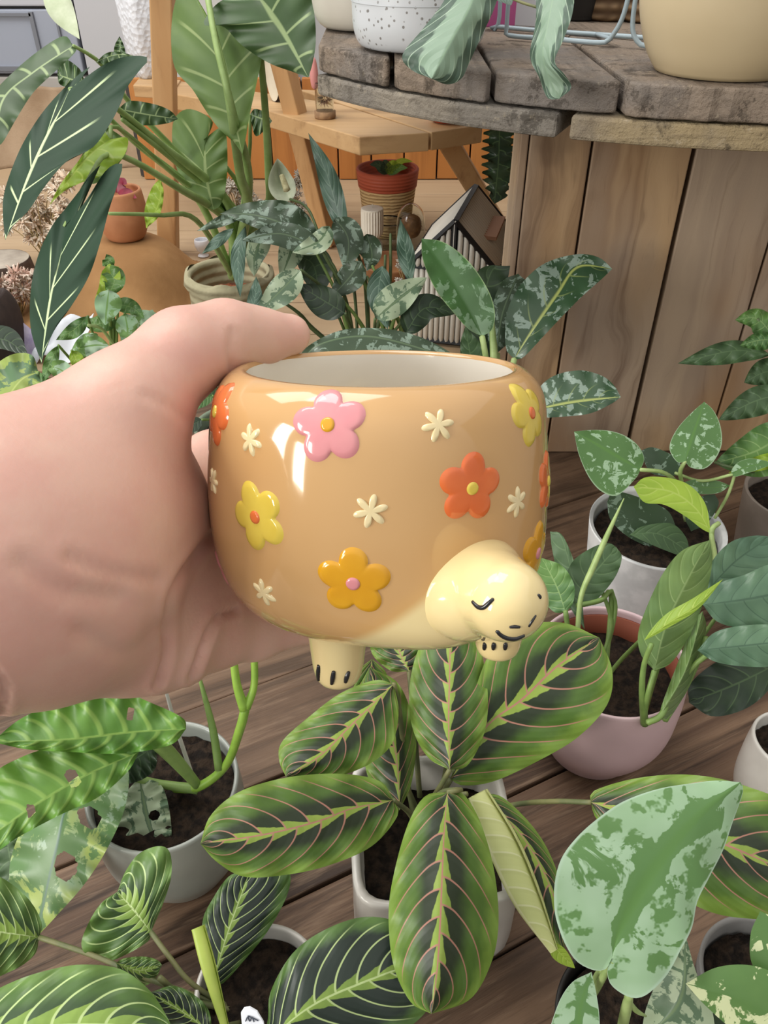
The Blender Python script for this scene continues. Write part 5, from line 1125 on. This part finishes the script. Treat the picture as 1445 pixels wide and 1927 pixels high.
# wooden stand
st = thing('plant_stand', 'light wooden A-frame stand with an angular shelf, behind the plants', 'stand', at0(470, 400))
SW, SSH = MT['stand_wood'], MT['stand_shelf']
def post(p0, p1, w, t, side=(0, 1, 0)):
    p0 = np.array(p0)+[0, 0, .003]
    bevel(mesh('leg', beam(p0, p1, w, t, side), SW, st, False), .003)
f0 = at0(318, 478); post(f0, P(305, -60, 1.38), .040, .040, (0, 1, 0))
f1 = at0(618, 462); f1u = P(517, 60, 1.50); post(f1, f1u, .036, .036, (.5, 1, 0))
f2 = G(905, 372, .10); f2b = np.array([f2[0], f2[1], 0.0]); 
f2c = G(840, 262, .24); d_ = (f2c-f2)/np.linalg.norm(f2c-f2); post(f2+(f2-f2c)*(.10/(.14)), f2c, .04, .035, (0, 1, 0))
zs = .275
def poly_shelf(px, z, t, name='shelf'):
    pl = [tuple(G(x, y, z)[:2]) for x, y in px]; bevel(mesh(name, prism(pl, z-t, z), SSH, st, False), .002)
poly_shelf([(300, 172), (500, 207), (676, 258), (808, 250), (640, 196), (520, 178), (320, 150)], zs, .032)
poly_shelf([(812, 249), (908, 235), (906, 205), (760, 178), (560, 168), (644, 195)], zs, .032)
poly_shelf([(250, 160), (330, 165), (340, 150), (262, 146)], zs+.004, .025)
# vertical rust-brown boards behind the stand
ob = thing('board_crate', 'orange-brown upright boards forming a crate behind the stand', 'crate', (-.15, 2.3, 0))
for i in range(13): bevel(mesh('board', box((-.62+.09*i, 2.30+.004*(i % 2), .125), (.086, .02, .248)), MT['orange_wood'], ob, False), .002)
mesh('back', box((-.08, 2.33, .12), (1.2, .02, .236)), MT['trimdark'], ob, False)
# jute-wrapped pot
jc = at0(729, 452); jt = thing('jute_pot', 'jute-wrapped pot with a rust-red ribbed rim, under the stand shelf', 'plant pot', (jc[0], jc[1]+.05, 0))
jm = Mat('jute', .95, .1); q_ = jm.xyz(); wv = (q_[2]*900.0+jm.noise(30, 3)*9.0).sin()*.5+.5; jm.col(jm.mix(wv*.6+jm.noise(60, 4)*.5, '8E6E48', 'D0B384')); jm.bump(wv, .7, .003)
rm = Mat('ribbed_red', .6, .3); q_ = rm.xyz(); wv = (q_[2]*900.0).sin()*.5+.5; rm.col(rm.mix(wv*.4, 'A85038', '8E3E2A')); rm.bump(wv, .4, .003)
mesh('jute_wrap', lathe([(.001, .001), (.050, .001), (.054, .02), (.064, .105)], (jc[0], jc[1]+.05, 0), 60), jm.m, jt)
mesh('rim', lathe([(.064, .105), (.066, .107), (.070, .142), (.068, .145), (.064, .144), (.062, .12), (.001, .118)], (jc[0], jc[1]+.05, 0), 60), rm.m, jt)
jl = PR(np.array([jc[0], jc[1]+.05, .13]))[0]
for i, (dx, dy, w, m) in enumerate(((-34, -18, 10, 'dark_leaf'), (20, -20, 10, 'lime_leaf'), (38, -12, 9, 'green_leaf'), (-10, -22, 12, 'dark_leaf'), (48, -24, 7, 'lime_leaf'))): leaf(jt, MT[m], simple_blade([(jl[0], jl[1], jl[2]), (jl[0]+dx*.5, jl[1]+dy, jl[2]), (jl[0]+dx, jl[1]+dy, jl[2])], w, w, 'ovate', nu=14, nv=4))
# ribbed hourglass candle
kc = at0(701, 492); kt = thing('white_candle', 'white hourglass candle with fine ribs, beside the glass dome', 'candle', kc)
def ribbed(prof, c, ribs=26, amp=.0012, seg=208, z0=0, z1=1):
    v, f = lathe(prof, (0, 0, 0), seg); th = np.arctan2(v[:, 1], v[:, 0]); r = np.hypot(v[:, 0], v[:, 1]); m = (v[:, 2] > z0) & (v[:, 2] < z1) & (r > .004)
    s = 1+m*amp*np.cos(th*ribs)/np.maximum(r, 1e-4); v[:, 0] *= s; v[:, 1] *= s; return v+np.array(c), f
wx = simple('wax', 'DDD8CC', .5, 'D5CFC2', 20)
mesh('candle', ribbed(smooth_prof([(.001, .0005), (.017, .0005), (.020, .005), (.0215, .02), (.021, .038), (.016, .046), (.0105, .0495), (.016, .053), (.0215, .062), (.0225, .075), (.0225, .108), (.0215, .112), (.001, .113)], 90), kc, 24, .0009, 192, .055, .108), wx, kt)
mesh('wick', tube([W(kc, 0, 0, .112), W(kc, .001, 0, .120)], .0009, 6), simple('wick', 'B8B0A0', .8), kt)
# glass dome with a brown tuft
gcn = at0(772, 500); gd = thing('glass_dome', 'clear glass dome over a brown fluffy ball on a wooden base', 'ornament', W(gcn, 0, .02, 0))
gl = Mat('glass', .03, .5); gl.b.inputs['Transmission Weight'].default_value = 1; gl.b.inputs['IOR'].default_value = 1.3; gl.col('F0F4F2')
g0 = (gcn[0], gcn[1]+.02, 0)
mesh('base', lathe(smooth_prof([(.001, .001), (.034, .001), (.036, .004), (.036, .012), (.033, .015), (.001, .015)], 20), g0, 48), MT['light_wood'], gd)
mesh('dome', lathe(smooth_prof([(.030, .016), (.031, .05), (.030, .085), (.024, .108), (.012, .120), (.0005, .123)], 40)+smooth_prof([(.0005, .1215), (.011, .1185), (.0225, .107), (.0285, .085), (.0295, .05), (.0285, .016)], 40), g0, 48), gl.m, gd)
def fuzz(c, r, n, rad, L, seed=0, seg=4, squash=1.0):
    rng = np.random.default_rng(seed); ps = []
    for i in range(n):
        d = rng.normal(size=3); d /= np.linalg.norm(d); d[2] *= squash; s = np.array(c)+d*r*.55; ps.append(tube([s, s+d*(r*.45+L*rng.random())], [rad, rad*.4], seg, n=3, cap=False))
    return join(*ps)
fz = mesh('fluffy_ball', join(lathe(smooth_prof([(.0005, .052), (.016, .058), (.022, .075), (.018, .094), (.0005, .102)], 24), g0, 32), fuzz((g0[0], g0[1], .078), .022, 240, .0006, .004, 3)), simple('brown_tuft', '9C7048', .95, '7C5636', 80), gd)
mesh('stalk', tube([(g0[0], g0[1], .015), (g0[0], g0[1], .06)], .002, 6), simple('twig', '6C5038', .9), gd)
gt = at0(728, 470); tt = thing('glass_tumbler', 'low clear glass tumbler behind the white candle', 'glass', gt); mesh('glass', lathe(smooth_prof([(.001, .001), (.030, .001), (.033, .006), (.035, .06), (.0335, .060), (.0315, .008), (.001, .005)], 40), gt, 48), gl.m, tt)
tr = at0(735, 520); t2 = thing('wooden_tray', 'small reddish wooden bowl under the candle, behind the leaves', 'bowl', tr); mesh('bowl', lathe(smooth_prof([(.001, .001), (.035, .001), (.055, .012), (.062, .030), (.060, .032), (.052, .016), (.001, .006)], 40), (tr[0], tr[1], 0), 60), simple('bowl_wood', 'A87850', .5, '8E6040', 12), t2)
# ribbed house-shaped lantern
A0 = P(857, 418, 1.25); ax_ = G(905, 335, A0[2])-A0; ax_ = ax_/np.linalg.norm(ax_); sd_ = np.array([ax_[1], -ax_[0], 0.0]); hz = A0[2]
lt2 = thing('house_lantern', 'house-shaped ribbed lantern with black edges and a pitched roof, before the planks', 'lantern', (A0[0], A0[1], 0))
Wd, Ln, ez = .075, .20, .135
def hp_(s, l, z): q = A0+sd_*s+ax_*l; return np.array([q[0], q[1], z])
bm_ = simple('black_metal', '14161A', .45); pm_ = Mat('ribbed_panel', .5, .4); pm_.col(pm_.mix(pm_.noise(20, 3), 'E8E4DA', 'D6D1C6'))
def ribs(a0, a1, b0, b1, n, r):                       # rods from edge a0-a1 to edge b0-b1
    return join(*[tube([a0+(a1-a0)*(i+.5)/n, b0+(b1-b0)*(i+.5)/n], r, 6, n=2) for i in range(n)])
e1, e2, e3, e4 = hp_(-Wd, 0, ez), hp_(Wd, 0, ez), hp_(Wd, Ln, ez), hp_(-Wd, Ln, ez); r0, r1 = hp_(0, 0, hz), hp_(0, Ln, hz); b1, b2, b3, b4 = [np.array([q[0], q[1], .006]) for q in (e1, e2, e3, e4)]
for s in (ribs(r0, r1, e2, e3, 20, .0040), ribs(r0, r1, e1, e4, 20, .0040)): mesh('roof', s, pm_.m, lt2)
for s in (ribs(b1, b2, e1, e2, 16, .0044), ribs(b2, b3, e2, e3, 20, .0050), ribs(b4, b1, e4, e1, 20, .0050), ribs(b3, b4, e3, e4, 14, .0052)): mesh('wall_panel', s, pm_.m, lt2)
gab = join(*[tube([e1+(e2-e1)*t, np.array([*(e1+(e2-e1)*t)[:2], ez+(hz-ez)*(1-abs(2*t-1))])], .0044, 6, n=2) for t in np.linspace(.04, .96, 15)]); mesh('gable', gab, pm_.m, lt2)
mesh('inner_lining', join((np.array([e1+.004*ax_, e2+.004*ax_, b2+.004*ax_, b1+.004*ax_]), [(0, 1, 2, 3)]), (np.array([e1+.005*ax_, e2+.005*ax_, r0+.005*ax_]), [(0, 1, 2)]), (np.array([r0, r1, e3, e2]), [(0, 1, 2, 3)]), (np.array([r0, r1, e4, e1]), [(0, 1, 2, 3)])), simple('lining', '8E887C', .8), lt2, False)
for q in ((r0, e1), (r0, e2), (r1, e3), (r1, e4), (e1, e2), (e3, e4), (e1, b1), (e2, b2), (e3, b3), (e4, b4), (b1, b2), (e2, e3), (e4, e1), (r0, r1), (r0, (e1+e2)/2)): mesh('frame_bar', beam(q[0], q[1], .008, .008, (.3, .5, .81)), bm_, lt2, False)
pcx = r0+(r1-r0)*.55+(e2-r0)*.62+np.array([.002, -.004, .008]); mesh('wood_strip', beam(pcx-ax_*.05, pcx+ax_*.06, .022, .006, (0, 0, 1)), simple('pink_wood', 'B98E74', .7), lt2, False)
# log slice on the shelf, glass jar, red dish
ls = G(503, 200, zs); lsx = thing('log_slice', 'thick log slice with dark bark standing on the stand shelf', 'wood slice', W(ls, 0, .04, 0))
v, f = lathe([(.0005, 0), (.050, 0), (.0505, .002), (.0505, .028), (.050, .030), (.0005, .030)], (0, 0, 0), 48); v = np.stack([v[:, 0]*.55, v[:, 2]*1.0, v[:, 1]*1.15], 1)
ca, sa = math.cos(-.9), math.sin(-.9); R_ = lambda v: np.stack([v[:, 0]*ca-v[:, 1]*sa, v[:, 0]*sa+v[:, 1]*ca, v[:, 2]], 1)+np.array([ls[0]+.01, ls[1]+.045, zs+.0585])
mesh('bark', (R_(v), f), simple('bark', '4A3A30', .9, '35281F', 50, 1, 90), lsx); v2 = v[:48*2].copy(); v2[:, 1] -= .0008; mesh('cut_face', (R_(v2), f[:48]), simple('cut_wood', 'D9D2C0', .6, 'CBC2AE', 12), lsx)
jr = G(612, 222, zs); jx = thing('glass_jar', 'small glass jar with a cork foot and dried pink flowers on the stand shelf', 'jar', jr)
mesh('cork_foot', lathe([(.0005, .0005), (.020, .0005), (.021, .003), (.021, .013), (.0005, .013)], jr, 40), simple('cork', '9C7C5A', .9, '84664A', 90), jx); mesh('jar', lathe(smooth_prof([(.0175, .013), (.018, .03), (.018, .06), (.0165, .06), (.0165, .015)], 30), jr, 40), gl.m, jx)
mesh('dried_flowers', fuzz((jr[0], jr[1], zs+.035), .012, 120, .0007, .006, 5), simple('dried_pink', 'A87868', .9, '7C6A48', 60), jx); mesh('pink_bloom', lathe(smooth_prof([(.0005, .05), (.006, .055), (.008, .075), (.005, .10), (.0005, .105)], 20), (jr[0]-.018, jr[1], zs), 16), simple('pink_bloom', 'D08C88', .7), jx)
rd = G(842, 236, zs); rx = thing('red_dish', 'shiny red dish on the stand shelf, just under the round table', 'dish', W(rd, 0, .03, 0)); mesh('dish', lathe(smooth_prof([(.001, .001), (.024, .001), (.034, .010), (.035, .016), (.033, .016), (.024, .004), (.001, .004)], 30), W(rd, 0, .03, 0), 48), simple('red_glaze', 'A83420', .25, coat=.3), rx)
# tall white relief pot at the back left
wq = G(277, 148, .28); wt = thing('relief_vase', 'tall square white vase with a dotted relief, at the top left behind the post', 'vase', W(wq, 0, .04, .0))
rmn = Mat('relief_white', .5, .4); rmn.col(rmn.mix(rmn.voro(90).ss(.2, .35)*.25, 'D8D9DD', 'A9ABB2')); rmn.bump(rmn.voro(90), .8, .004)
mesh('vase', lathe([(.0005, .0), (.034, .0), (.036, .01), (.050, .26), (.046, .26), (.03, .02), (.0005, .02)], (wq[0], wq[1]+.04, .28), 48, 7, rot=.7), rmn.m, wt)
# small white things and dried flowers
sc_ = at0(383, 482); sx = thing('small_white_cup', 'tiny white egg-cup shape beside the wooden post foot', 'ornament', sc_); mesh('cup', lathe(smooth_prof([(.0005, .0005), (.012, .0005), (.010, .004), (.006, .008), (.012, .014), (.016, .026), (.015, .036), (.013, .036), (.011, .018), (.0005, .012)], 40), sc_, 32), simple('cup_white', 'E4E6EC', .4), sx)
def dried(name, label, px, py, z, n, H, spread, cols, seed, blob=.006):
    c = G(px, py, z); c = np.array([c[0], c[1], z+.001]); t = thing(name, label, 'dried flowers', c); rng = random.Random(seed); st_, bl = [], []
    for i in range(n):
        a = rng.uniform(0, 6.28); s = spread*rng.random()**.6; e = c+np.array([s*math.cos(a), s*.5*math.sin(a), H*rng.uniform(.35, 1)]); m = (c+e)/2+np.array([rng.uniform(-.01, .01), 0, .015])
        st_.append(tube([c, m, e], [.0012, .001, .0009], 5, n=6, cap=False)); b = blob*rng.uniform(.6, 1.3)
        bl.append(fuzz(e, b, 44, b*.24, b*.9, seed*97+i, 4, 1.0))
    mesh('stems', join(*st_), simple(name+'_stem', 'A89468', .9), t); mesh('flower_heads', join(*bl), simple(name+'_head', cols[0], .85, cols[1], 60), t)
dried('dried_bouquet', 'tall creamy dried flower heads at the left, beside the dark leaf', 95, 500, .0, 36, .17, .085, ('E8E0D0', 'D2B8A0'), 3, .013)
dried('dried_bunch', 'low bunch of white and pink dried blooms at the left edge', 40, 600, .0, 22, .10, .08, ('E2D8CA', 'CCA898'), 8, .012)
dried('dried_sprig', 'white dried sprigs at the foot of the stand, left of the peace lily', 455, 430, .0, 22, .10, .06, ('DAD6CC', 'B9B2A2'), 5, .009)
dried('dried_spray', 'white dried spray right of the wooden post, under the pale flower', 548, 425, .0, 20, .12, .045, ('D8D6D0', 'A8A292'), 9, .009)
dried('white_sprig', 'small white dried sprig in front of the house lantern', 770, 560, .0, 14, .08, .03, ('E0DEDA', 'B8B2A8'), 12, .007)
# bowl, bag and paper at the left edge
wb = at0(15, 560); bw = thing('wood_stump', 'dark log stump with a pale cut top at the left edge', 'wood slice', W(wb, -.02, .05, 0))
mesh('bark', lathe(smooth_prof([(.0005, .001), (.060, .001), (.062, .02), (.058, .055), (.056, .058)], 20), W(wb, -.02, .05, 0), 40), simple('bark_dark', '4E4038', .9, '392C25', 40, 1, 60), bw); mesh('cut_top', lathe([(.0565, .0575), (.03, .059), (.0005, .059)], W(wb, -.02, .05, 0), 40), simple('cut_top', 'B4AA9C', .6, '8E8478', 14), bw)
tgb = G(-95, 715, .0); tb_ = thing('dark_tote', 'dark brown cloth bag at the left edge, under the dried flowers', 'bag', W(tgb, 0, .05, 0))
v, f = lathe(smooth_prof([(.0005, .001), (.085, .001), (.095, .02), (.098, .07), (.088, .105), (.082, .108), (.08, .09)], 40), (tgb[0], tgb[1]+.05, 0), 60, 4); v[:, 2] += .008*np.sin(v[:, 0]*60)*(v[:, 2] > .06); mesh('bag', (v, f), simple('dark_cloth', '2E2422', .9, '3A2E2A', 30, .4, 80), tb_)
def paper(name, label, px, py, z, mat, sz, seed):
    c = G(px, py, z); rng = random.Random(seed); n = 14; vs = []
    for j in range(n):
        for i in range(n):
            x, y = (i/(n-1)-.5)*sz, (j/(n-1)-.5)*sz; vs.append((c[0]+x*.8+y*.4, c[1]+y*.7, z+.004+.6*(j/(n-1))*sz+.008*math.sin(x*90+seed)+.006*math.sin(y*120+x*50)))
    o = mesh(name, (vs, [(j*n+i, j*n+i+1, (j+1)*n+i+1, (j+1)*n+i) for j in range(n-1) for i in range(n-1)]), mat, origin=c); tag(o, label, 'paper'); m = o.modifiers.new('t', 'SOLIDIFY'); m.thickness = .0008
paper('white_wrapping', 'crumpled white paper behind the arrowhead vine', 122, 668, .0, simple('white_paper', 'D5DAE2', .5), .09, 2)
paper('lilac_wrapping', 'small lilac tissue at the left edge beside the dark leaf', 62, 668, .0, simple('lilac_paper', 'A69ABC', .7, 'C0B8CC', 60), .06, 5)
